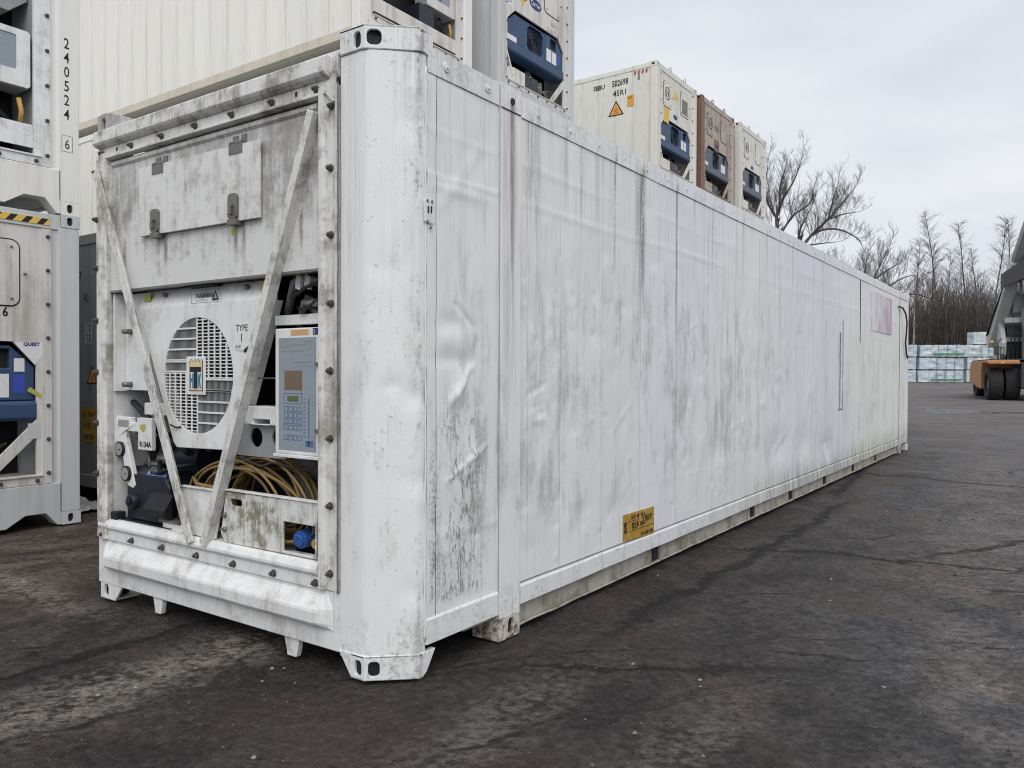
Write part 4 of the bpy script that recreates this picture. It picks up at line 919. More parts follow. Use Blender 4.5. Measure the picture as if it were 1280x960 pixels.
# controller cabinet
cc = P('controller_box', MB().box(-0.838, -0.472, 0.030, 0.20, 0.985, 1.602), 'white_clean', 0.006)
P('membrane_panel', MB().slab(rect(-0.808, -0.535, 1.005, 1.555), FY, 0.0275, 0.003), 'panel_grey', 0.0015, parent=cc)
P('cabinet_lip', MB().box(-0.842, -0.47, 0.020, 0.05, 0.968, 0.984), 'white_clean', 0.003, parent=cc)
yo = 0.0262
P('display_window', MB().slab(rect(-0.762, -0.632, 1.30, 1.395), FY, yo, 0.0012), 'lcd', parent=cc)
P('lcd_frame', MB().slab([rect(-0.768, -0.635, 1.232, 1.285), rect(-0.765, -0.638, 1.235, 1.282)], FY, yo, 0.001), 'key_blue', parent=cc); P('lcd', MB().slab(rect(-0.74, -0.66, 1.245, 1.272), FY, yo-0.0004, 0.001), 'lcd_g', parent=cc)
kx = [-0.766+0.034*i for i in range(4)]
for r_i in range(4):
    for x in kx: P('key', MB().slab([rect(x, x+0.029, 1.105+0.030*r_i, 1.130+0.030*r_i), rect(x+0.0025, x+0.0265, 1.1075+0.030*r_i, 1.1275+0.030*r_i)], FY, yo, 0.0012), 'key_blue', parent=cc)
for x in kx: P('key', MB().slab([rect(x, x+0.029, 1.055, 1.080), rect(x+0.003, x+0.026, 1.058, 1.077)], FY, yo, 0.0012), 'key_blue', parent=cc)
P('scale_bar', MB().slab(rect(-0.588, -0.581, 1.07, 1.262), FY, yo, 0.001), 'key_blue', parent=cc)
P('maker_mark', MB().slab(rect(-0.608, -0.552, 1.028, 1.058), FY, yo, 0.001), 'key_blue', parent=cc); text('T', 0.03, FY, -0.592, 1.031, yo-0.001, M['ink'], cc, bold=0.002)
pr_ = MB()
for (x, z, w) in ((-0.78, 1.51, .05), (-0.70, 1.52, .09), (-0.61, 1.535, .05), (-0.78, 1.49, .02), (-0.72, 1.49, .10), (-0.66, 1.465, .02), (-0.60, 1.47, .04), (-0.72, 1.452, .02), (-0.70, 1.435, .12), (-0.67, 1.418, .07), (-0.71, 1.41, .012)): pr_.slab(rect(x, x+w, z, z+0.006), FY, yo, 0.0008)
P('panel_print', pr_, 'ink_grey', parent=cc)
for k in range(11): P('scale_tick', MB().slab(rect(-0.622, -0.608, 1.075+0.018*k, 1.079+0.018*k), FY, yo, 0.0008), 'key_blue', parent=cc)
P('cabinet_sticker', MB().slab(rect(-0.715, -0.590, 1.566, 1.594), FY, 0.0288, 0.001), 'orange_st', parent=cc); P('cabinet_sticker', MB().slab(rect(-0.558, -0.482, 1.566, 1.598), FY, 0.0288, 0.001), 'navy_st', parent=cc)
text('2', 0.026, FY, -0.553, 1.572, 0.0275, M['white_ink'], cc)
for z in (1.425, 1.108): P('cabinet_lock', MB().cyl((-0.518, 0.03, z), (-0.518, 0.012, z), 0.012, 0.010, 10), 'steel', parent=cc)
# gusset sheet and lower bay panel
P('gusset_sheet', MB().slab([(-1.60, 0.755), (-1.225, 0.752), (-1.30, 0.50), (-1.48, 0.50), (-1.60, 0.52)], FY, 0.004, 0.012), 'white_clean', 0.002)
P('gusset_lip', MB().box(-1.60, -1.22, -0.008, 0.02, 0.756, 0.764), 'white', 0.002)
bp = P('lower_bay_panel', MB().slab([[(-1.20, 0.762), (-0.476, 0.768), (-0.476, 0.503), (-1.21, 0.497), (-1.245, 0.54)], rect(-0.745, -0.512, 0.513, 0.658), rrect(-1.165, -1.065, 0.695, 0.730, 0.014)], FY, 0.002, 0.012), 'white_mossy', 0.002)
P('panel_top_lip', MB().box(-1.20, -0.476, -0.006, 0.035, 0.769, 0.776), 'white', 0.002, parent=bp)
for z in (0.64, 0.565): P('panel_bolt', MB().cyl((-1.205, 0.004, z), (-1.205, -0.012, z), 0.015, 0.012, 8), 'steel', parent=bp)
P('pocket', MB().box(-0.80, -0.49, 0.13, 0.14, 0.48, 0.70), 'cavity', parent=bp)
P('inlet_plug', MB().cyl((-0.66, 0.12, 0.578), (-0.655, 0.03, 0.572), 0.046, 0.044, 14).cyl((-0.655, 0.03, 0.572), (-0.653, 0.016, 0.57), 0.034, 0.03, 10), 'plug_blue', 0.003, parent=bp)
P('plug_cap', MB().cyl((-0.575, 0.10, 0.560), (-0.565, 0.05, 0.558), 0.028, 0.026, 10), 'brass', 0.003, parent=bp)
P('rust_corner', MB().slab([(-0.49, .52), (-.478, .52), (-.478, .74), (-.486, .74)], FY, -0.004, 0.004), 'steel')

# coil of cable lying in the bay (a thing of its own)
coil = MB(); R2 = random.Random(11)
for k in range(19):
    cx_, cz_ = -1.09+R2.uniform(-.10, .10), 0.64+R2.uniform(-.03, .03); rx, rz = R2.uniform(.33, .46), R2.uniform(.22, .33)
    if k % 3 == 0: cx_ -= .12
    tl = R2.uniform(-.55, .40); y0 = 0.05+0.017*k*0.9; ph = R2.uniform(0, 6)
    pts = []
    for i in range(41):
        t = 2*math.pi*i/40; x, z = rx*math.cos(t), rz*math.sin(t)*(1.0 if math.sin(t) > 0 else 0.35)
        x, z = x*math.cos(tl)-z*math.sin(tl), x*math.sin(tl)*0.6+z*math.cos(tl)
        pts.append((max(-1.62, min(-0.50, cx_+x)), y0+0.025*math.sin(2*t+ph)+0.02*math.sin(t), max(0.49, cz_+z)))
    coil.tube(pts, R2.uniform(.0065, .0095), 6)
coil.tube([(-1.58, .06, .80), (-1.50, .03, .775), (-1.38, .02, .772), (-1.26, .03, .768)], 0.011, 6)
tag(obj('cable_coil', coil, M['cable']), 'coil of dusty ochre-brown cable lying in the open machine bay behind the lower panel', 'cable')

# ================================================================== STACKED REEFERS BEHIND
CACHE = {}
def part(key, build, mat, parent, name=None, bev=0):
    if key not in CACHE: CACHE[key] = build().mesh(name or key)
    o = link(name or key, CACHE[key], M[mat], parent)
    if bev: bevel(o, bev, 1)
    return o
LC, WC, HC = 12.19, 2.438, 2.896
OCT = [(0.27, 0.49), (2.075, 0.49), (2.075, 1.49), (1.88, 1.70), (0.52, 1.70), (0.27, 1.48)]
def b_body():
    m = MB().box(-LC+0.03, -0.50, 0.03, WC-0.03, 0.16, HC-0.03)
    m.box(-0.50, -0.06, 0.031, 0.06, 0.16, HC-0.031).box(-0.50, -0.06, WC-0.06, WC-0.031, 0.16, HC-0.031).box(-0.499, -0.03, 0.061, WC-0.061, HC-0.09, HC-0.032).box(-0.499, -0.03, 0.061, WC-0.061, 0.16, 0.40)
    return m
def b_cast(top):
    def f():
        z0 = HC-0.118 if top else 0.0; m = MB()
        hz = z0+0.059
        m.slab([rect(0, 0.162, z0, z0+0.118), oval(0.085, hz, 0.052, 0.08)], FX, 0.004, 0.02)
        m.slab([rect(-0.178, 0.0035, z0, z0+0.118), oval(-0.09, hz, 0.08, 0.055)], FY, -0.004, 0.02)
        m.box(-0.176, -0.017, 0.017, 0.160, z0+0.001, z0+0.012); m.box(-0.176, -0.017, 0.017, 0.160, z0+0.106, z0+0.117); m.box(-0.177, -0.160, 0.018, 0.161, z0+.013, z0+.105)
        return m
    return f
def mir(build, ax):
    def f():
        m = build(); m.v = [((-LC-x) if 'x' in ax else x, (WC-y) if 'y' in ax else y, z) for x, y, z in m.v]; return m
    return f
def b_post(y0, y1, x0=-0.16): return lambda: MB().ext([(x0, y0), (0, y0), (0, y1-0.06 if y0 < 1 else y1), (-0.02, y1-0.05 if y0 < 1 else y1), (-0.02, y1), (x0, y1)] if y0 < 1 else [(x0, y0), (-0.02, y0), (-0.02, y0+0.05), (0, y0+0.06), (0, y1), (x0, y1)], 'z', 0.119, HC-0.119)
def b_sill(style):
    def f():
        p = [(0.163, 0.118), (0.163, 0.005), (0.20, 0.005), (0.30, 0.125), (0.47, 0.125), (0.62, 0.03), (0.68, 0.03), (1.76, 0.03), (1.82, 0.03), (1.97, 0.125), (2.14, 0.125), (2.24, 0.005), (WC-0.163, 0.005), (WC-0.163, 0.395), (0.163, 0.395)]
        return MB().slab(p[1:], FX, 0.0, 0.14)
    return f
def container(name, label, loc, body='rwhite', post=None, panel='rwarm', mach='mblue', style='fan', sides=True, bolts=True, marks=None, H=HC, group='refrigerated containers stacked in a row', full=True):
    t = thing(name, label, 'container', loc, 0, group); t.scale = (1, 1, H/HC)
    post = post or body
    part('body', b_body, body, t)
    for k, ax in enumerate(('', 'y', 'x', 'xy')):
        for top in (0, 1):
            part(('cast', ax, top), mir(b_cast(top), ax), post, t, 'corner_casting')
            if 'x' not in ax: part(('hole_shade', ax, top), mir((lambda z0: lambda: MB().box(-0.155, -0.0185, 0.0185, 0.155, z0+0.014, z0+0.104))(HC-0.118 if top else 0.0), ax), 'dark', t, 'casting_hole_shade')  # black box put in for the shade within the front casting holes
    part(('post', 0), b_post(0, 0.24), post, t, 'corner_post', 0.006); part(('post', 1), b_post(WC-0.24, WC), body if post != 'rustred' else 'rbrown', t, 'corner_post', 0.006)
    for ax in ('x', 'xy'): part(('rpost', ax), mir(lambda: MB().box(-0.12, 0, 0.0, 0.12, 0.119, HC-0.119), ax), body, t, 'rear_post')
    for ax in ('', 'y'):
        part(('brail', ax), mir(lambda: MB().ext([(0.012, 0.13), (0.0, 0.13), (0.0, 0.262), (0.008, 0.272), (0.03, 0.275), (0.03, 0.13)], 'x', -LC+0.18, -0.179), ax) if False else mir(lambda: MB().box(-LC+0.18, -0.179, 0.002, 0.05, 0.13, 0.272), ax), body, t, 'bottom_rail', 0.008)
        part(('trail', ax), mir(lambda: MB().box(-LC+0.18, -0.179, 0.002, 0.06, HC-0.125, HC-0.012), ax), body, t, 'top_rail', 0.008)
    if sides:
        n = 26; w = (LC-0.36)/n
        for i in range(n):
            o = part('side_panel', lambda: MB().grid(lambda a, b: ((a-0.5)*(w-0.004), 0.018-0.004*math.sin(a*math.pi)**0.3 if 0 < a < 1 else 0.022, 0.274+b*(HC-0.401)), 6, 3), body, t)
            o.location = (-0.18-w*(i+0.5), 0, 0)
    part('front_header', lambda: MB().slab(rect(0.163, WC-0.163, HC-0.15, HC-0.012), FX, -0.004, 0.10), body if style == 'fan' else body, t, bev=0.004)
    part('sill', b_sill(style), body, t, bev=0.004)
    if not full:
        part('front_panel', lambda: MB().box(-0.06, -0.03, 0.241, WC-0.241, 0.396, HC-0.151), panel, t); return t
    # machine unit plate with its opening
    if style == 'fan': hole = OCT; pk = 'machine_panel'
    else: hole = [(0.27, 0.49), (2.06, 0.49), (2.06, 2.62), (0.27, 2.62)]; pk = 'open_machine_frame'
    part(pk, lambda: MB().slab([rect(0.241, WC-0.241, 0.396, HC-0.151), hole], FX, -0.018, 0.03), panel, t)
    part('flange_strip', lambda: MB().box(-0.0175, -0.004, 2.115, 2.195, 0.40, HC-0.155), panel, t); part('flange_strip.l', lambda: MB().box(-0.0175, -0.004, 0.243, 0.325, 0.40, HC-0.155) if False else MB().box(-0.0175, -0.004, 0.243, 0.268, 0.40, HC-0.155), panel, t, 'flange_strip')
    part('flange_bottom', lambda: MB().ext([(-0.0175, 0.40), (-0.002, 0.40), (-0.002, 0.47), (0.012, 0.475), (0.012, 0.488), (-0.0175, 0.488)], 'y', 0.27, 2.113), panel, t)
    if bolts:
        for z in [0.50+0.31*i for i in range(8)]:
            bolt(FX, 2.165, z, -0.004, t); bolt(FX, 0.256, z, -0.004, t, sc=0.8)
        for i in range(7): bolt(FX, 0.30+0.295*i, 0.436, -0.002, t)
    part('bay_back', lambda: MB().box(-0.48, -0.46, 0.25, 2.10, 0.41, 2.65), 'dark', t)
    part('bay_floor', lambda: MB().box(-0.46, -0.06, 0.25, 2.10, 0.405, 0.47), panel, t)
    if style == 'fan':
        part('blue_side_panel', lambda: MB().slab([(0.275, 1.17), (0.86, 1.17), (0.86, 1.66), (0.54, 1.66), (0.285, 1.45)], FX, -0.05, 0.30), mach, t, 'condenser_cover', 0.01)
        part('fan_surround', lambda: MB().slab([rect(0.862, 1.50, 1.168, 1.665), [(0.93, 1.27), (1.0, 1.20), (1.37, 1.20), (1.44, 1.27), (1.44, 1.55), (1.36, 1.63), (1.02, 1.63), (0.93, 1.55)]], FX, -0.055, 0.10), mach, t, bev=0.008)
        fg = part('fan_grille', lambda: MB().slab([(0.925, 1.265), (1.0, 1.195), (1.37, 1.195), (1.445, 1.265), (1.445, 1.555), (1.365, 1.635), (1.015, 1.635), (0.925, 1.555)], FX, -0.11, 0.02), 'mdark', t)
        for rr in (0.07, 0.13, 0.19): part(('ring', rr), lambda: MB().slab([circ(1.185, 1.41, rr, 20), circ(1.185, 1.41, rr-0.014, 20)], FX, -0.095, 0.012), 'dark', fg, 'guard_ring')
        cp = part('control_cover', lambda: MB().slab([[(1.502, 1.17), (2.065, 1.17), (2.065, 1.47), (1.87, 1.665), (1.502, 1.665)], rect(1.66, 1.87, 1.46, 1.63)], FX, -0.045, 0.25), mach, t, bev=0.008)
        part('display_well', lambda: MB().slab(rect(1.65, 1.88, 1.45, 1.64), FX, -0.10, 0.02), 'dark', cp)
        part('notice_a', lambda: MB().slab(rect(1.53, 1.69, 1.20, 1.42), FX, -0.043, 0.001), 'white_st', cp, 'notice'); part('notice_b', lambda: MB().slab(rect(1.71, 1.86, 1.20, 1.41), FX, -0.043, 0.001), 'white_st', cp, 'notice')
        if style == 'fan': part('notice_c', lambda: MB().slab(rect(1.89, 1.985, 1.24, 1.40), FX, -0.043, 0.001), 'blue_st', cp, 'notice')
        part('lower_lip', lambda: MB().ext([(-0.04, 1.165), (-0.02, 1.14), (-0.02, 1.01), (-0.05, 0.985), (-0.28, 0.985), (-0.28, 1.165)], 'y', 0.275, 2.085), mach, t, bev=0.008)
        part('nameplate', lambda: MB().slab(rect(0.33, 0.60, 1.18, 1.27), FX, -0.048, 0.001), 'white_st', t)
        part('compressor', lambda: MB().box(-0.40, -0.10, 0.95, 1.35, 0.475, 0.80).cyl((-0.25, 1.15, 0.80), (-0.25, 1.15, 0.92), 0.12, 0.1, 10), 'dark2', t, bev=0.02)
        part('receiver', lambda: MB().cyl((-0.2, 1.5, 0.475), (-0.2, 1.5, 0.8), 0.07, 0.07, 10), 'steel', t)
        part('pipework', lambda: MB().tube([(-.15, .95, .7), (-.1, 1.1, .78), (-.12, 1.3, .68), (-.1, 1.6, .6), (-.12, 1.8, .52)], 0.018, 6).tube([(-.2, 1.4, .5), (-.1, 1.45, .62), (-.13, 1.7, .7), (-.2, 1.9, .78)], .014, 6), 'steel', t)
        part('brace_l', lambda: MB().slab([(0.27, 0.98), (0.30, 0.98), (0.50, 0.60), (0.45, 0.60)], FX, -0.025, 0.04), panel, t, 'diagonal_brace'); part('brace_r', lambda: MB().slab([(2.085, 1.0), (2.085, 0.86), (1.70, 0.47), (1.58, 0.47)], FX, -0.020, 0.03), panel, t, 'diagonal_brace')
        part('lower_box', lambda: MB().slab([(0.285, 0.49), (0.84, 0.49), (0.84, 0.74), (0.50, 0.745), (0.29, 0.70)], FX, -0.03, 0.25), panel if mach != 'mslate' else panel, t, bev=0.006)
        for (y0, y1, z0, z1, kk) in ((0.42, 0.86, 1.98, 2.56, 'hatch_l'), (1.42, 1.93, 2.02, 2.60, 'hatch_r')):
            h = part(kk, lambda: MB().slab(rrect(y0, y1, z0, z1, 0.07), FX, -0.008, 0.009), panel, t, 'hatch')
            part(kk+'seal', lambda: MB().slab([rrect(y0-0.012, y1+0.012, z0-0.012, z1+0.012, 0.08), rrect(y0, y1, z0, z1, 0.07)], FX, -0.0135, 0.004), 'ink', h, 'hatch_seal')
            for (a, b) in ((y0+.06, z0+.06), (y1-.06, z0+.06), (y0+.06, z1-.06), (y1-.06, z1-.06), (y1+0.05, (z0+z1)/2)): part((kk, a, b), lambda: MB().cyl((-0.017, a, b), (0.006, a, b), 0.013, 0.010, 7), 'steel', h, 'hatch_bolt')
        part('vent_disc', lambda: MB().slab([circ(0.64, 2.30, 0.15, 20), circ(0.64, 2.30, 0.13, 20)], FX, -0.004, 0.004).slab([(0.57, 2.22), (0.61, 2.22), (0.61, 2.38), (0.57, 2.38)], FX, -0.004, 0.004).slab([(0.67, 2.22), (0.71, 2.25), (0.71, 2.35), (0.67, 2.38)], FX, -0.004, 0.004), 'ink', t, 'fresh_air_vent')
        for y in (0.75, 1.63): part(('loop', y), lambda: MB().tube([(0.0, y+0.07*math.cos(k*.5236), HC-0.02+0.085*math.sin(k*.5236)) for k in range(7)], 0.014, 6), panel, t, 'lifting_loop')
    else:
        part('inner_frame', lambda: MB().box(-0.45, -0.05, 2.065, 2.09, 0.49, 2.62), 'grey_in', t); part('inner_shelf', lambda: MB().slab(rect(0.27, 2.058, 0.55, 0.735), FX, -0.03, 0.02).box(-0.40, -0.035, .275, 2.055, 0.736, 0.75), panel, t)
        c = part('controller_case', lambda: MB().box(-0.30, -0.05, 1.40, 2.045, 1.055, 1.56), 'grey_in', t, bev=0.02)
        part('case_door', lambda: MB().slab([rrect(1.40, 2.04, 1.06, 1.555, 0.03), rrect(1.46, 1.93, 1.20, 1.50, 0.02)], FX, -0.035, 0.014), panel, c, bev=0.006)
        part('case_display', lambda: MB().slab(rect(1.45, 1.94, 1.19, 1.51), FX, -0.043, 0.004), 'panel_grey', c)
        for k in range(4): part(('ck', k), lambda: MB().slab(rect(1.585+0.055*k, 1.625+0.055*k, 1.345, 1.36), FX, -0.0415, 0.001), 'ink', c, 'soft_key')
        part('arrow_keys', lambda: MB().slab([circ(1.70, 1.285, 0.042, 16), circ(1.70, 1.285, 0.036, 16)], FX, -0.0415, 0.001), 'ink', c)
        for (a, b, d) in ((1.62, 1.32, .022), (1.78, 1.32, .022), (1.70, 1.225, .022)): part(('ar', a, b), lambda: MB().slab([(a-d, b+d*.7), (a+d, b+d*.7), (a, b-d*.8)], FX, -0.0415, 0.001), 'ink', c, 'arrow_key')
        part('case_label', lambda: MB().slab(rect(1.63, 1.74, 1.525, 1.543), FX, -0.0345, 0.001), 'amber_st', c)
        part('cables', lambda: MB().tube([(-.2, 1.3, .76), (-.1, 1.5, .9), (-.08, 1.75, .86), (-.12, 1.9, .77)], 0.02, 6).tube([(-.2, 1.45, .95), (-.09, 1.6, .82), (-.1, 1.8, .97), (-.2, 1.85, 1.05)], 0.016, 6).box(-.3, -.15, 1.5, 1.8, .76, .95), 'dark', t, 'wiring')
        part('plug', lambda: MB().tube([(-.08, 1.96, .97), (-.07, 1.98, .86), (-.07, 1.97, .77)], 0.022, 6), 'brass', t, 'yellow_plug')
        part('lamp_bracket', lambda: MB().slab([(1.5, 1.75), (1.9, 1.72), (2.05, 1.85), (2.05, 2.1), (1.5, 2.1)], FX, -0.12, 0.2), 'grey_in', t)
        part('grey_panel', lambda: MB().box(-0.35, -0.06, 1.25, 1.58, 0.752, 1.04), 'dark2', t, 'compressor')
    return t

RX = -5.2
# --- left stack
c1 = container('reefer_container', 'grey-white container at the bottom left, blue machine panel and a small QUEST sticker', (-5.05, -1.29, 0), 'rgrey', None, 'rwarm', 'mblue', H=2.81)
text('6', 0.115, FX, 1.80, 1.92, -0.0165, M['ink'], c1, 'check_digit', sx=0.8, bold=0.003)
qs = obj('quest_sticker', MB().slab([(1.97, 1.70), (2.135, 1.70), (2.135, 1.60), (2.06, 1.49), (1.89, 1.69)], FX, -0.0165, 0.001), M['white_st'], c1); text('QUEST', 0.043, FX, 1.965, 1.665, -0.015, M['navy'], qs, bold=0.002)
t_ = MB(); w_ = 0.055
hz = obj('hazard_strip', MB().slab(rect(1.30, 2.18, 2.775, 2.835), FX, 0.001, 0.004), M['yellow_st'], c1)
for k in range(7):
    y = 1.32+0.125*k; obj('hazard_stripe', MB().slab([(y, 2.777), (y+w_, 2.777), (y+w_+0.045, 2.833), (y+0.045, 2.833)], FX, 0.002, 0.0008), M['ink'], hz)
obj('torn_label', MB().slab([(1.99, 1.26), (2.02, 1.29), (2.13, 1.21), (2.13, 1.17)], FX, -0.0165, 0.001), M['olive_st'], c1); obj('patch', MB().slab(rect(2.0, 2.11, 0.82, 0.96), FX, -0.0165, 0.001), M['rgrey'], c1)
for k, (y0, y1, z0, z1, mt) in enumerate(((1.66, 1.82, 1.19, 1.42, 'blue_st'), (1.75, 1.88, 1.50, 1.66, 'white_st'))):
    if k == 1: obj('white_notice', MB().slab(rect(1.90, 1.985, 1.43, 1.55), FX, -0.0425, 0.001), M[mt], c1)
c2 = container('reefer_container', 'white container on top at the far left, numbered 240524 6 down its corner post', (-5.05, -1.29, 2.81), 'rwhite', None, 'white', 'mblue', 'open')
for k, ch in enumerate('240524'): text(ch, 0.135, FX, 2.33, 1.505-0.128*k, 0.0015, M['ink'], c2, 'number_digit', align='CENTER', sx=0.75, bold=0.001)
text('6', 0.125, FX, 2.333, 0.60, 0.0015, M['ink'], c2, 'number_digit', align='CENTER', sx=0.75)
obj('digit_frame', MB().slab([rect(2.285, 2.38, 0.572, 0.72), rect(2.288, 2.377, 0.575, 0.717)], FX, 0.001, 0.001), M['ink'], c2)
# --- grey container in the gap
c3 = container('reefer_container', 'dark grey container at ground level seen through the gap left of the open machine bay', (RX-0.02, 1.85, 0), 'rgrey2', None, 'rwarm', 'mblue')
text('RBOU 5080 7', 0.155, FY, -1.80, 2.385, 0.0115, M['ink'], c3, 'marking', sx=0.62); text('R1', 0.15, FY, -1.185, 2.14, 0.0115, M['ink'], c3, 'marking', sx=0.62)
for b, s in ((1.83, '03'), (1.72, '17')):
    text(s, 0.085, FY, -1.15, b, 0.0115, M['white_ink'], c3, 'marking', sx=0.8); obj('marking_frame', MB().slab([rect(-1.165, -1.03, b-0.015, b+0.085), rect(-1.16, -1.035, b-0.01, b+0.08)], FY, 0.0115, 0.001), M['white_ink'], c3)
def tri_sign(par, a, b, s, off):
    o = obj('warning_triangle', MB().slab([(a-s, b), (a+s, b), (a, b+1.75*s)], FY, off, 0.001), M['ink'], par); obj('triangle_field', MB().slab([(a-s*.78, b+.12*s), (a+s*.78, b+.12*s), (a, b+1.5*s)], FY, off-0.001, 0.0005), M['amber_st'], o)
    for k in range(3): obj('triangle_print', MB().slab(rect(a-s*.28, a+s*.28, b+(.28+.2*k)*s, b+(.36+.2*k)*s), FY, off-0.0018, 0.0005), M['red'], o)
tri_sign(c3, -1.02, 1.26, 0.115, 0.0115)
ns = obj('notice_sticker', MB().slab(rect(-1.25, -0.93, 0.62, 1.0), FY, 0.0115, 0.001), M['ochre_st'], c3); text('CAUTION', 0.07, FY, -1.24, 0.90, 0.010, M['ink'], ns, sx=0.85); text("9'6\"", 0.10, FY, -1.19, 0.77, 0.010, M['ink'], ns); text('HIGH', 0.09, FY, -1.20, 0.65, 0.010, M['ink'], ns)
def red_dash(par, z, n=4, off=-0.0008):
    for k in range(n): obj('height_mark', MB().slab([(-0.29-0.10*k, z), (-0.245-0.10*k, z), (-0.225-0.10*k, z+0.075), (-0.27-0.10*k, z+0.075)], FY, off, 0.001), M['red'], par)
red_dash(c3, HC-0.10, 6)
# debris by its foot
dm = MB(); dm.grid(lambda a, b: (-6.25+0.75*a, 1.25+0.45*b, 0.02+0.16*abs(noise.noise(Vector((a*3.5, b*3.5, 1))))*math.sin(math.pi*a)**0.5*math.sin(math.pi*b)**0.5+0.03*noise.noise(Vector((a*9, b*9, 2)))), 24, 18)
tag(obj('plastic_sheet', dm, M['debris']), 'crumpled pale plastic sheeting on the ground by the dark grey container', 'plastic sheet')
# --- tall stack behind the machine end
c4 = container('reefer_container', 'ivory container with the open dark machine bay, topmost and largest above the front container', (-5.35, 4.95, 5.792), 'rwhite', None, 'rwarm', 'mblue', 'open')
red_dash(c4, 2.79)
for ch in c4.children:
    if ch.name.startswith('bottom_rail'): ch.material_slots[0].material = M['rdirty']
c5 = container('reefer_container', 'white container under the ivory topmost one, glimpsed between the front container and the left stack', (-5.35, 4.95, 2.896), 'rwhite', None, 'rwarm', 'mblue')
red_dash(c5, 2.79)
c6 = container('reefer_container', 'pale grey container with blue unit and oval blue emblem, beside the ivory top container', (RX, 7.87, 5.792), 'rgrey', None, 'rwarm', 'mblue')
def emblem(par, y, z, w, word=True):
    e = obj('oval_emblem', MB().slab([(y+w*math.cos(t*.2618), z+w*.5*math.sin(t*.2618)) for t in range(24)], FX, -0.0165, 0.001), M['navy'], par)
    if word: text('Carrier', w*0.62, FX, y-w*0.80, z-w*0.18, -0.0150, M['white_ink'], e, sx=0.85, bold=0.001)
emblem(c6, 1.13, 2.02, 0.19)
obj('notice', MB().slab(rect(0.30, 0.44, 1.72, 2.0), FX, -0.0165, 0.001), M['white_st'], c6); text('CPL', 0.07, FX, 0.305, 1.77, -0.015, M['blue_st'], c6)
obj('yellow_sign', MB().slab([(0.60, 2.1), (0.88, 2.1), (0.74, 1.82)], FX, -0.0165, 0.001), M['yellow_st'], c6)
text('BBIU', 0.13, FX, 1.62, 1.83, -0.0165, M['ink_grey'], c6, 'marking', sx=0.9); text('518672 8', 0.12, FX, 1.50, 1.70, -0.0165, M['ink_grey'], c6, 'marking', sx=0.9)
# --- three at the far end of the row
c7 = container('reefer_container', 'cream container lettered SEBU 502698 8, first of the three topmost ones in the background', (-5.42, 14.42, 5.792), 'rcream', None, 'rcream', 'mblue')
text('SEBU', 0.15, FY, -1.68, 2.505, 0.0115, M['ink'], c7, 'marking', sx=0.95, bold=0.004); text('502698', 0.20, FY, -1.17, 2.505, 0.0115, M['ink'], c7, 'marking', sx=0.72, bold=0.004); text('8', 0.20, FY, -0.50, 2.525, 0.0115, M['ink'], c7, 'marking', sx=0.72)
text('45R1', 0.19, FY, -1.14, 2.265, 0.0115, M['ink'], c7, 'marking', sx=0.95, bold=0.002); tri_sign(c7, -1.06, 1.80, 0.21, 0.0115); red_dash(c7, 2.67, 4, 0.0)
ob = obj('notice_sticker', MB().slab(rect(-0.76, -0.58, 1.95, 2.22), FY, 0.0115, 0.001), M['amber_st'], c7); text('9FT', 0.08, FY, -0.75, 2.13, 0.010, M['ink'], ob); 
emblem(c7, 1.12, 1.86, 0.12, False); obj('yellow_sign', MB().slab(rect(0.44, 0.74, 1.60, 2.02), FX, -0.0165, 0.001), M['yellow_st'], c7); obj('yellow_triangle', MB().slab([(1.0, 2.28), (1.28, 2.28), (1.14, 2.54)], FX, -0.0165, 0.001), M['yellow_st'], c7)
obj('data_plate', MB().slab(rect(1.50, 1.85, 2.06, 2.42), FX, -0.0068, 0.001), M['steel'], c7)
c8 = container('reefer_container', 'rust-streaked tan container with a brown corner post, middle of the three at the far end', (-5.40, 17.15, 5.792), 'rbrown', 'rustred', 'rbrown', 'mslate')
emblem(c8, 1.12, 1.80, 0.12, False); obj('data_plate', MB().slab(rect(0.98, 1.30, 2.20, 2.36), FX, -0.0165, 0.001), M['steel'], c8); obj('hook_plate', MB().slab(rrect(.92, 1.32, 1.66, 1.98, .05), FX, -.0168, .001), M['rustred'], c8)
c9 = container('reefer_container', 'pale dusty container with a slate machine panel, last of the three beside the bare tree', (-5.32, 19.88, 5.792), 'rcream', None, 'rcream', 'mslate')
emblem(c9, 1.12, 1.80, 0.12, False)
c10 = container('reefer_container', 'cream container directly beneath the last one of the row, only its top corner showing', (-5.32, 19.88, 2.896), 'rcream', None, 'rcream', 'mslate', bolts=False)
# containers that carry the ones in view
for (x, y, zz) in ((-5.35, 4.95, 0), (RX, 7.87, 0), (RX, 7.87, 2.896), (-5.3, 10.95, 0), (-5.3, 10.95, 2.896), (-5.42, 14.42, 0), (-5.42, 14.42, 2.896), (-5.4, 17.15, 0), (-5.4, 17.15, 2.896), (-5.32, 19.88, 0)):
    container('reefer_container', 'pale container hidden behind the long white one, carrying the row above', (x, y, zz), 'rgrey', None, 'rwarm', 'mblue', sides=False, bolts=False, full=False)

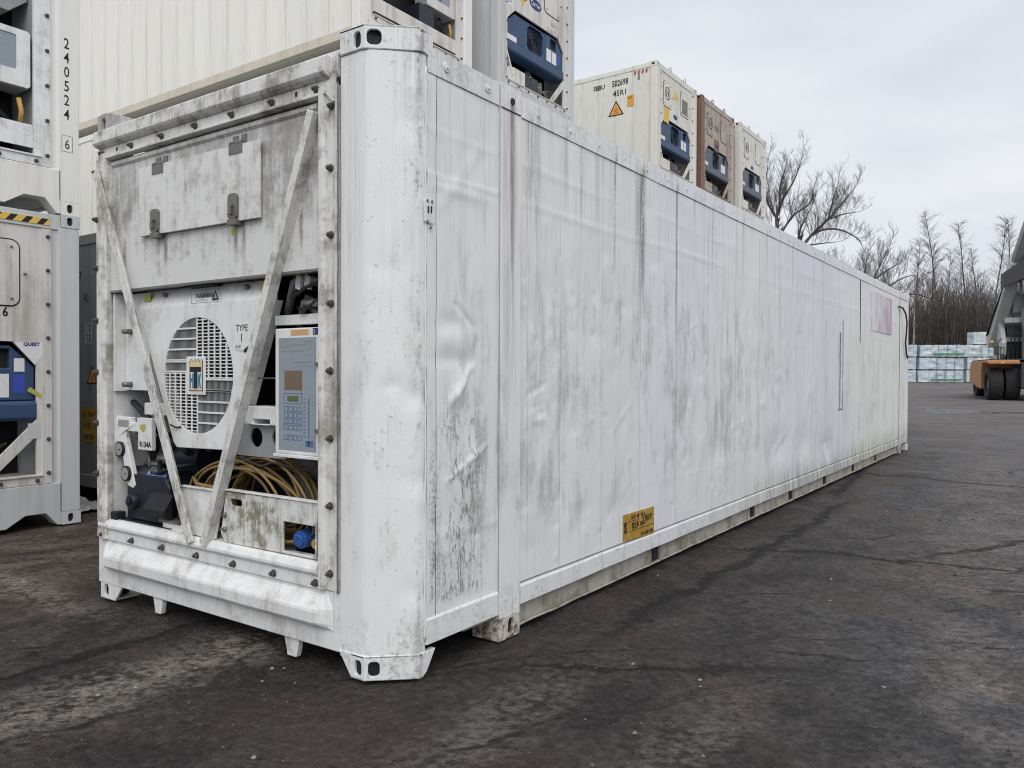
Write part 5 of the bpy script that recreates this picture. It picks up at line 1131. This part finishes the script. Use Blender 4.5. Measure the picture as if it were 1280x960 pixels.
# ================================================================== BARE TREES
def smooth_path(pts, n):
    """Catmull-Rom through the points"""
    P_ = [Vector(p) for p in pts]; P_ = [P_[0]*2-P_[1]]+P_+[P_[-1]*2-P_[-2]]; o = []
    for i in range(1, len(P_)-2):
        for k in range(n):
            t = k/n; a, b, c, d = P_[i-1], P_[i], P_[i+1], P_[i+2]
            o.append(0.5*((2*b)+(c-a)*t+(2*a-5*b+4*c-d)*t*t+(3*b-a-3*c+d)*t**3))
    return o+[P_[-2]]
def grow(m, p, d, L, rad, lev, R, up=0.25, gnarl=0.2, kids=(3, 5), minr=0.004, spread=0.75):
    n = 6 if lev > 0 else 4; pts = [p.copy()]; d = d.normalized(); q = p.copy()
    for i in range(n):
        d = (d+Vector((R.uniform(-1, 1), R.uniform(-1, 1), R.uniform(-1, 1)))*gnarl*0.45+Vector((0, 0, up*0.25))).normalized()
        q = q+d*(L/n); pts.append(q.copy())
    m.tube(pts, [max(minr, rad*(1-0.75*i/n)) for i in range(n+1)], 5 if rad > 0.05 else 3)
    if lev <= 0: return
    for k in range(R.randint(*kids)):
        t = R.uniform(0.25, 1.0); i = min(n-1, int(t*n)); b = pts[i]+(pts[i+1]-pts[i])*(t*n-i)
        dd = (pts[i+1]-pts[i]).normalized(); side = Vector((R.uniform(-1, 1), R.uniform(-1, 1), R.uniform(-0.4, 0.9))).normalized()
        grow(m, b, dd*(1-spread*0.5)+side*spread, L*R.uniform(0.42, 0.68), max(minr, rad*R.uniform(0.4, 0.55)*(1-0.5*t)+minr), lev-1, R, up, gnarl, kids, minr, spread)
def limb_tree(name, label, base, limbs, R, lev=2, every=0.55, tw=(1.1, 2.2), group=None, up=0.55, minr=0.0040):
    t = thing(name, label, 'tree', base, 0, group); tr = MB(); cr_ = MB()
    for (pts, r0, r1) in limbs:
        pp = smooth_path(pts, 6); L = sum((pp[i+1]-pp[i]).length for i in range(len(pp)-1)); n = len(pp)
        tr.tube(pp, [r0+(r1-r0)*i/(n-1) for i in range(n)], 7)
        acc = 0
        for i in range(n-1):
            acc += (pp[i+1]-pp[i]).length
            if i < n*0.18: continue
            while acc > every:
                acc -= every; dd = (pp[i+1]-pp[i]).normalized()
                side = Vector((R.uniform(-1, 1), R.uniform(-1, 1), R.uniform(-.2, 1.0))).normalized(); rr = r0+(r1-r0)*i/(n-1)
                grow(cr_, pp[i], dd*0.75+side*0.75+Vector((0, 0, 0.2)), R.uniform(*tw)*(1.15-0.45*i/n), max(minr*1.6, rr*0.30), lev, R, up, 0.20, (4, 6), minr, 0.8)
        grow(cr_, pp[-1], (pp[-1]-pp[-2]), R.uniform(*tw), r1, lev, R, up, 0.20, (4, 6), minr, 0.8)
    obj('trunk', tr, M['bark'], t); obj('crown', cr_, M['bark'], t); return t
# view-aligned helper directions are only used to choose where limbs spread: sx = sideways metres, h = height
sd_ = Vector((0.8186, 0.5743, 0))
def lim(pts, R): return [sd_*a+Vector((R.uniform(-.06, .06), R.uniform(-.06, .06), b)) for a, b in pts]
R3 = random.Random(21)
# sideways 0 is below the left main stem; scale about 0.0428 m per photo pixel at that distance
limbsA = [(lim([(0, 0), (0.05, 4), (0.0, 8.6)], R3), .19, .12),
          (lim([(0.0, 8.4), (-0.1, 9.7), (0.12, 10.4), (0.42, 11.1), (0.8, 11.8), (1.15, 12.6)], R3), .10, .02),
          (lim([(-0.05, 9.6), (-.5, 10.3), (-.7, 11.2), (-.6, 12.4)], R3), .08, .02), (lim([(0.05, 10.4), (0.1, 11.4), (0.35, 12.4)], R3), .07, .02),
          (lim([(0.05, 8.8), (0.5, 9.5), (0.95, 10.0), (1.6, 10.5), (1.8, 11.1)], R3), .075, .018), (lim([(0.0, 8.7), (-0.7, 9.3), (-1.5, 9.9), (-2.0, 11)], R3), .07, .018)]
limb_tree('bare_tree', 'bare leafless tree with an upright forked stem right beside the last topmost container', (-10.15, 40.1, 0), limbsA, R3, 2, 0.19, (0.7, 1.45), minr=0.0032)
limbsB = [(lim([(0, 0), (0.1, 4), (0.0, 8.1)], R3), .19, .12),
          (lim([(0.0, 8.1), (0.7, 8.9), (1.45, 9.7), (2.2, 10.5), (2.75, 11.3)], R3), .095, .02), (lim([(0.7, 8.88), (1.2, 9.12), (1.8, 9.2), (2.5, 9.0), (3.1, 8.6), (3.3, 8.3)], R3), .07, .018),
          (lim([(1.45, 9.7), (1.6, 10.4), (1.9, 11.3)], R3), .06, .02), (lim([(-.05, 8.0), (-0.1, 8.8), (0.1, 9.5), (0.5, 10.2)], R3), .08, .02), (lim([(1.40, 9.65), (2.2, 9.95), (3.0, 10.1)], R3), .05, .015), (lim([(0.1, 8.25), (1.1, 8.4), (2.0, 8.5)], R3), .05, .012)]
limb_tree('bare_tree', 'bare leafless tree leaning right, one long bough drooping over the container roof', (-9.2, 40.75, 0), limbsB, R3, 2, 0.19, (0.7, 1.4), minr=0.0032)
limbsC = [(lim([(0, 0), (0, 3), (0.0, 6.5)], R3), .17, .10), (lim([(0, 6.0), (0.3, 8), (1.0, 9.6), (1.6, 10.9)], R3), .085, .02), (lim([(0, 6.2), (-.9, 7.8), (-2.0, 9.0), (-2.9, 9.6)], R3), .085, .02), (lim([(0.02, 6.3), (1.4, 7.7), (2.8, 8.6), (3.9, 8.7)], R3), .085, .02),
          (lim([(0, 6.4), (-.3, 8.2), (-.2, 9.9)], R3), .1, .03), (lim([(0.02, 6.2), (2.0, 7.1), (3.6, 7.3), (4.6, 7.0)], R3), .1, .03), (lim([(.42, 8.4), (1.5, 9.1), (2.8, 9.9)], R3), .08, .02)]
limb_tree('bare_tree', 'low spreading bare tree showing above the far end of the container roof', (-9.9, 62.3, 0.3), limbsC, R3, 2, 0.26, (0.9, 1.8), minr=0.0048)

def birch(seed, h):
    R = random.Random(seed); tr, cr_ = MB(), MB(); n = 14; p = Vector((0, 0, -0.3)); pts = [p.copy()]; d = Vector((R.uniform(-.05, .05), R.uniform(-.05, .05), 1))
    for i in range(n):
        d = (d+Vector((R.uniform(-1, 1), R.uniform(-1, 1), 0))*0.05).normalized(); p = p+d*(h/n); pts.append(p.copy())
    tr.tube(pts, [0.17*(1-0.93*i/n)+0.012 for i in range(n+1)], 7)
    for k in range(70):
        t = 0.26+0.73*(k/70)**0.9; f_ = t*n; i = min(n-1, int(f_)); b = pts[i]+(pts[i+1]-pts[i])*(f_-i); a = R.uniform(0, 6.28)
        L = (0.7+4.4*(1-t)**0.75*(0.5 if t < 0.40 else 1.0))*R.uniform(.35, 1.25); dd = Vector((math.cos(a)*0.62, math.sin(a)*0.62, 0.80))
        q = b.copy(); bp_ = [q.copy()]
        for j in range(5):
            dd = (dd+Vector((R.uniform(-1, 1), R.uniform(-1, 1), 0))*0.14+Vector((0, 0, 0.04-0.05*j))).normalized(); q = q+dd*(L/5); bp_.append(q.copy())
        cr_.tube(bp_, [0.022*(1-t*0.65)*(1-.85*j/5)+.004 for j in range(6)], 3)
        for w in range(15):
            j = R.randint(0, 4); q = bp_[j]+(bp_[j+1]-bp_[j])*R.random(); e = (bp_[j+1]-bp_[j]).normalized()*0.8+Vector((R.uniform(-1, 1), R.uniform(-1, 1), R.uniform(-.5, .6)))*0.6; l = R.uniform(.5, 1.35)
            cr_.tube([q, q+e*l*.5, q+e*l+Vector((0, 0, -0.12*l))], [.0085, .007, .004], 3)
    return tr.mesh('trunk'), cr_.mesh('crown')
BV = [birch(100+k, 21.5+k*0.6) for k in range(5)]
SIZES = ['tallest', 'slender', 'twin-twigged', 'crooked', 'thin']
def put_birch(x, y, v, sc, rz, label, lean=0):
    t = thing('birch_tree', label, 'tree', (x, y, 0.7), rz, 'bare birches behind the wrapped timber'); t.scale = (sc*1.05, sc*1.05, sc); t.rotation_euler = (lean, 0, rz)
    a = link('trunk', BV[v][0], M['birch'], t); b = link('crown', BV[v][1], M['twig'], t); return t
for (x, y, v, sc, rz, lab, ln) in (
    (-10.9, 116.8, 2, 1.03, 0.3, 'tallest bare birch, rising highest of the wood above the blue wrapped timber', 0),
    (-8.2, 118.5, 1, .97, 1.3, 'slim bare birch just right of the tallest one', 0.02),
    (-5.1, 120.7, 3, .95, 2.2, 'leaning bare birch beside the boom of the handling machine', -.03),
    (-12.6, 104.5, 0, .80, 3.2, 'white-stemmed birch standing at the front of the wood, pale trunk plain above the blue bundles', 0),
    (-12.3, 119.6, 4, .80, 4.1, 'shorter bare birch left of the tallest one', .02),
    (-14.4, 117.3, 1, .66, 5.0, 'small bare birch close to the far end of the container', 0),
    (-6.7, 114.0, 0, .80, .8, 'bare birch half hidden between the slim and the leaning ones', .03),
    (-3.0, 123.0, 4, .93, 1.8, 'bare birch partly behind the boom at the right edge', 0),
    (-9.6, 112.0, 3, .74, 2.9, 'low bare birch in front of the tallest one', -.02),
    (0.6, 121.0, 2, .90, 3.7, 'bare birch wholly behind the handling machine', 0)):
    put_birch(x, y, v, sc, rz, lab, ln)
# the thicket: a mass of thin stems nobody could count
R4 = random.Random(5); tk = MB()
for k in range(6500):
    u_ = R4.random(); x = -34+u_*62; y = 110+R4.random()**1.2*34+0.58*(x+8)*0.6; h = R4.uniform(8.5, 17.5)*(0.8+0.25*noise.noise(Vector((x*0.15, 0, 0)))) ; z = 0.6
    p = Vector((x, y, z)); d = Vector((R4.uniform(-.13, .13), R4.uniform(-.13, .13), 1)); pts = [p.copy()]
    for i in range(4): d = (d+Vector((R4.uniform(-1, 1), R4.uniform(-1, 1), 0))*.10).normalized(); p = p+d*(h/4); pts.append(p.copy())
    r0 = R4.uniform(.035, .085); tk.tube(pts, [r0, r0*.8, r0*.6, r0*.4, .012], 3)
    for w in range(14):
        i = R4.randint(0, 3); q = pts[i]+(pts[i+1]-pts[i])*R4.random(); e = Vector((R4.uniform(-1, 1), R4.uniform(-1, 1), R4.uniform(.5, 1.8))).normalized(); l = R4.uniform(.8, 2.4)
        tk.tube([q, q+e*l*.5+Vector((0, 0, .05)), q+e*l], [.016, .012, .007], 3)
tko = obj('thicket', tk, M['twig2']); tko['kind'] = 'stuff'
hl = MB(); hl.grid(lambda a, b: (-120+240*a, 150+60*b, 0.5+4.5*math.sin(b*1.4)+1.5*noise.noise(Vector((a*14, b*3, 0)))), 60, 8); hl = obj('wooded_rise', hl, M['twig2']); hl['kind'] = 'structure'

# ================================================================== WRAPPED TIMBER BUNDLES
def bundle(label, x, y, z, L, W_, H_, rz, mat, seed, band=True):
    t = thing('wrapped_timber_bundle', label, 'timber bundle', (x+rnd.uniform(-.12, .12), y, z), rz+rnd.uniform(-.07, .07), 'plastic-wrapped timber bundles stacked at the edge of the wood')
    m = MB(); R = random.Random(seed); n1, n2 = 28, 10
    def face(fn): m.grid(fn, n1, n2, True)
    def nz_(x, y, z): return 0.10*noise.noise(Vector((x*1.6+seed, y*2, z*3)))+0.06*noise.noise(Vector((x*6, z*7, seed)))
    face(lambda a, b: ((a-.5)*L, -W_/2+nz_(a*L, 0, b*H_)*min(1, 8*min(a, 1-a), 5*min(b, 1-b)), b*H_)); face(lambda a, b: ((a-.5)*L, W_/2-nz_(a*L, 3, b*H_)*min(1, 8*min(a, 1-a)), b*H_))
    face(lambda a, b: ((a-.5)*L, (b-.5)*W_, H_+0.5*nz_(a*L, b, 5)*min(1, 8*min(a, 1-a), 5*min(b, 1-b))))
    for s_ in (-1, 1): m.grid(lambda a, b: (s_*(L/2-nz_(3, a*W_, b*H_)*min(1, 5*min(a, 1-a), 5*min(b, 1-b))), (a-.5)*W_, b*H_), 8, 8)
    o = obj('plastic_wrap', m, M[mat], t)
    if band: obj('printed_band', MB().slab(rect(-L*.22, L*.46, H_*.16, H_*.30), FY, -W_/2-.09, .05), M['green_pr'], t)
    for xx in (-L*.1, L*.1, L*.3): obj('strap', MB().box(xx-.012, xx+.012, -W_/2-.05, W_/2+.05, -.003, H_+.03), M['st_grey'], t)
    for xx in (-L*.35, 0, L*.35): obj('bearer', MB().box(xx-.05, xx+.05, -W_/2, W_/2, -.10, -.005), M['timber'], t)
    return t
rz = 0.5
dv = Vector((math.cos(rz), math.sin(rz)))
def bd_pos(px_s, back=0): return (-9.36+dv.x*px_s-dv.y*back, 77.2+dv.y*px_s+dv.x*back)
names = ['bottom', 'middle', 'top']
for lv in range(3):
    z = 0.80+lv*1.155
    x, y = bd_pos(2.75+0.10*(lv % 2)); bundle('%s blue-wrapped timber bundle, right column of the blue stack nearest the container' % names[lv], x, y, z, 3.9, 1.2, 1.04, rz, 'wrap_blue', 31+lv, lv != 1)
    x, y = bd_pos(-1.2, .25); bundle('%s blue-wrapped timber bundle partly hidden by the far end of the container' % names[lv], x, y, z+.02, 3.8, 1.2, 1.05, rz, 'wrap_blue', 41+lv, False)
    x, y = bd_pos(6.75, .5); bundle('%s milky-wrapped timber bundle left of the handling machine' % names[lv], x, y, z, 3.2, 1.2, 1.07, rz, 'wrap_white', 51+lv, False)
    x, y = bd_pos(10.2, .8); bundle('%s milky-wrapped timber bundle behind the wheels of the handling machine' % names[lv], x, y, z, 3.2, 1.2, 1.07, rz, 'wrap_white', 61+lv, lv == 2)
x, y = bd_pos(7.9, .9); bundle('single milky-wrapped timber bundle lying on the very top of the stack', x, y, 0.80+3*1.155, 4.2, 1.2, 1.1, rz, 'wrap_white', 71, False)

# ================================================================== REACH STACKER
rs = thing('reach_stacker', 'orange and grey container handling machine with twin front tyres at the right edge', 'reach stacker', (0.80, 50.4, 0), math.radians(13))
def wheel(name, x, y, R_w, w, side):
    m = MB(); pr = [(R_w*.60, -w/2), (R_w*.93, -w/2), (R_w, -w*.36), (R_w, w*.36), (R_w*.93, w/2), (R_w*.60, w/2)]
    n = 36; vs = [(x+b, y+a*math.cos(2*math.pi*i/n), R_w+a*math.sin(2*math.pi*i/n)) for i in range(n) for a, b in pr]; k = len(pr)
    m.add(vs, [(i*k+j, i*k+(j+1) % k, ((i+1) % n)*k+(j+1) % k, ((i+1) % n)*k+j) for i in range(n) for j in range(k)], True)
    wl_ = obj('wheel', m, M['rubber'], rs)
    tr = MB()
    for i in range(36):
        a = 2*math.pi*i/36; c_, s_ = math.cos(a), math.sin(a)
        for (b0, b1, ph) in ((-w*.36, -w*.05, 0), (w*.05, w*.36, .087)):
            c2_, s2_ = math.cos(a+ph), math.sin(a+ph); r_ = R_w+0.012
            tr.add([(x+b, y+rr*c2_-tt*s2_, R_w+rr*s2_+tt*c2_) for b in (b0, b1) for rr in (R_w-.02, r_) for tt in (-.045, .045)], [(0, 1, 3, 2), (4, 6, 7, 5), (0, 4, 5, 1), (2, 3, 7, 6), (0, 2, 6, 4), (1, 5, 7, 3)])
    to = obj('tread_blocks', tr, M['rubber'], wl_); to['kind'] = 'stuff'
    obj('rim', MB().cyl((x-w*.30, y, R_w), (x+w*.30, y, R_w), R_w*.61, R_w*.61, 24).cyl((x+side*w*.30, y, R_w), (x+side*w*.34, y, R_w), R_w*.25, R_w*.22, 14), M['st_pale'], wl_)
for s_ in (-1, 1):
    wheel('wheel', s_*1.72, 0, 0.92, 0.72, s_); wheel('wheel', s_*0.90, 0, 0.92, 0.72, s_); wheel('wheel', s_*1.45, 6.0, 0.80, 0.60, s_)
def S_(name, m, mat, bev=0.02, par=None): return obj(name, m, M[mat], par or rs, bev)
S_('chassis', MB().box(-0.62, 0.62, -1.3, 6.9, 0.75, 1.75), 'st_dark')
for s_ in (-1, 1):
    pr = [(-1.10, 2.04), (-1.12, 2.18), (-0.9, 2.26), (4.7, 2.26), (5.15, 1.8), (5.2, 1.0), (1.35, 0.60), (1.15, 0.65), (1.10, 1.62), (0.8, 2.12), (-0.8, 2.12), (-1.0, 2.02)]
    fd = S_('fender', MB().ext([(y, z) for y, z in pr], 'x', s_*2.18 if s_ < 0 else 0.64, -0.64 if s_ < 0 else 2.18), 'st_orange', 0.03)
    S_('marker_lamp', MB().box(s_*1.5-.09, s_*1.5+.09, -1.17, -1.122, 2.06, 2.16), 'amber_st', 0.01, fd)
S_('deck', MB().box(-2.1, 2.1, -0.5, 4.9, 2.265, 2.33), 'st_dark')
S_('counterweight', MB().ext([(5.2, 1.5), (5.0, 2.21), (5.2, 2.6), (6.2, 2.7), (6.9, 2.3), (6.9, 1.5)], 'x', -0.9, 1.6), 'st_grey', 0.06)
for s_ in (-1, 1):
    S_('boom_support', MB().ext([(3.4, 2.21), (1.6, 2.21), (1.05, 2.6), (0.95, 3.3), (1.5, 4.2), (2.8, 4.9), (3.5, 4.8), (3.7, 3.5)], 'x', s_*1.05-.12, s_*1.05+.12), 'st_pale', 0.03)
S_('cab', MB().box(-0.70, 0.70, 2.6, 4.2, 2.21, 4.25), 'glass', 0.05); S_('cab_roof', MB().box(-0.78, 0.78, 2.5, 4.3, 4.26, 4.40), 'st_dark', 0.03)
for x in (-0.71, 0.71):
    for y in (2.58, 4.18): S_('cab_pillar', MB().box(x-.05, x+.05, y-.05, y+.05, 2.21, 4.255), 'st_grey', 0.01)
def beam(name, p0, p1, w, h, mat, par=None):
    p0, p1 = Vector(p0), Vector(p1); d = (p1-p0).normalized(); a = Vector((1, 0, 0)); a = (a-d*a.dot(d)).normalized(); b = d.cross(a)
    m = MB().add([tuple(p+a*i*w/2+b*j*h/2) for p in (p0, p1) for i in (-1, 1) for j in (-1, 1)], [(0, 1, 3, 2), (4, 6, 7, 5), (0, 4, 5, 1), (2, 3, 7, 6), (0, 2, 6, 4), (1, 5, 7, 3)]); return S_(name, m, mat, 0.03, par)
bm_ = beam('boom', (-1.25, 3.4, 3.3), (-0.60, 0.3, 7.9), .62, .85, 'st_pale'); beam('boom_section', (-0.62, 0.4, 7.75), (-0.15, -1.5, 10.4), .50, .60, 'st_grey', bm_)
S_('boom_hose', MB().tube([(-1.5, 3.2, 3.9), (-1.2, 2.0, 5.6), (-.65, 0.2, 8.1), (-.25, -1.4, 10.3)], .05, 6).tube([(-1.6, 3.1, 3.8), (-1.3, 1.9, 5.5), (-.78, 0.1, 8.0), (-.36, -1.5, 10.2)], .05, 6), 'rubber', 0, bm_)
S_('boom_head', MB().tube([(-.15+.25*math.cos(t*.5236), -1.2, 10.2+.42*math.sin(t*.5236)) for t in range(13)], .06, 6).box(-.35, .5, -1.8, -1.2, 9.6, 10.1), 'st_dark', 0, bm_)
sp = S_('spreader_head', MB().slab([[(-1.35, 6.35), (-0.5, 6.75), (1.3, 7.15), (1.3, 8.2), (-0.3, 8.1), (-0.55, 7.8), (-1.35, 7.2)], circ(0.0, 7.55, .17, 14)], FY, -0.6, 1.1), 'st_dark', 0.05)
S_('rotator', MB().cyl((0.0, -.1, 8.15), (0.0, .0, 8.6), .45, .38, 18), 'st_dark', 0.01, sp); S_('spreader_leg', MB().slab([(-0.5, 6.75), (1.3, 7.15), (1.3, 6.1), (0.6, 5.7), (-0.4, 6.0)], FY, -0.5, 0.8), 'st_grey', 0.04, sp)
for x in (0.62, 1.5):
    cy = S_('lift_cylinder', MB().cyl((x-.6, -0.4, 2.4), (x-.6, 0.5, 4.5), .25, .25, 14), 'st_grey', 0); S_('piston_rod', MB().cyl((x-.6, .5, 4.502), (x-.6, 1.1, 6.2), .15, .15, 14), 'chrome', 0, cy)
S_('machinery_block', MB().box(-0.85, 1.5, 1.4, 2.3, 2.34, 4.3), 'st_dark'); S_('cross_member', MB().box(-1.0, 1.6, 1.1, 1.3, 3.35, 3.6), 'st_grey'); S_('cross_member', MB().box(-1.0, 1.6, 1.0, 1.3, 4.45, 4.75), 'st_pale'); S_('side_plate', MB().slab([(-0.2, 2.34), (0.35, 2.34), (0.55, 4.4), (0.1, 5.6), (-0.25, 5.2)], FY, 0.7, 0.12), 'st_grey'); S_('upper_cowl', MB().ext([(1.0, 5.02), (1.0, 6.2), (1.5, 6.7), (2.4, 6.7), (2.4, 5.02)], 'x', -0.55, 1.5), 'st_grey')
for k in range(3): S_('hydraulic_hose', MB().tube([(-.7+.22*k, 1.05, 2.4), (-.8+.2*k, .6, 3.2+.3*k), (-.6+.3*k, .9, 4.4)], .035, 6), 'rubber', 0)
mr = S_('mirror_arm', MB().tube([(-1.55, -.2, 2.21), (-1.6, -.3, 3.3), (-1.35, -.3, 3.5)], .03, 6), 'st_dark', 0); S_('mirror', MB().box(-1.76, -1.52, -.36, -.30, 2.55, 3.1), 'st_dark', 0.02, mr)
S_('beacon', MB().cyl((-1.88, -.3, 3.22), (-1.88, -.3, 3.38), .09, .07, 12), 'yellow_st', 0, mr); S_('beacon_arm', MB().box(-1.88, -1.6, -.33, -.27, 3.16, 3.215), 'st_dark', 0, mr)
hr = MB()
for z in (2.6, 3.0): hr.tube([(-1.3, -.4, z), (-1.3, 1.4, z)], .025, 5)
for y in (-.4, .5, 1.4): hr.tube([(-1.3, y, 2.2), (-1.3, y, 3.0)], .025, 5)
S_('guard_rail', hr, 'st_dark', 0)
S_('front_plate', MB().box(-0.64, 0.64, -1.42, -1.30, 0.7, 2.1), 'st_dark', 0.02); S_('axle', MB().cyl((-1.3, 0, .92), (1.3, 0, .92), .28, .28, 12), 'st_dark', 0)
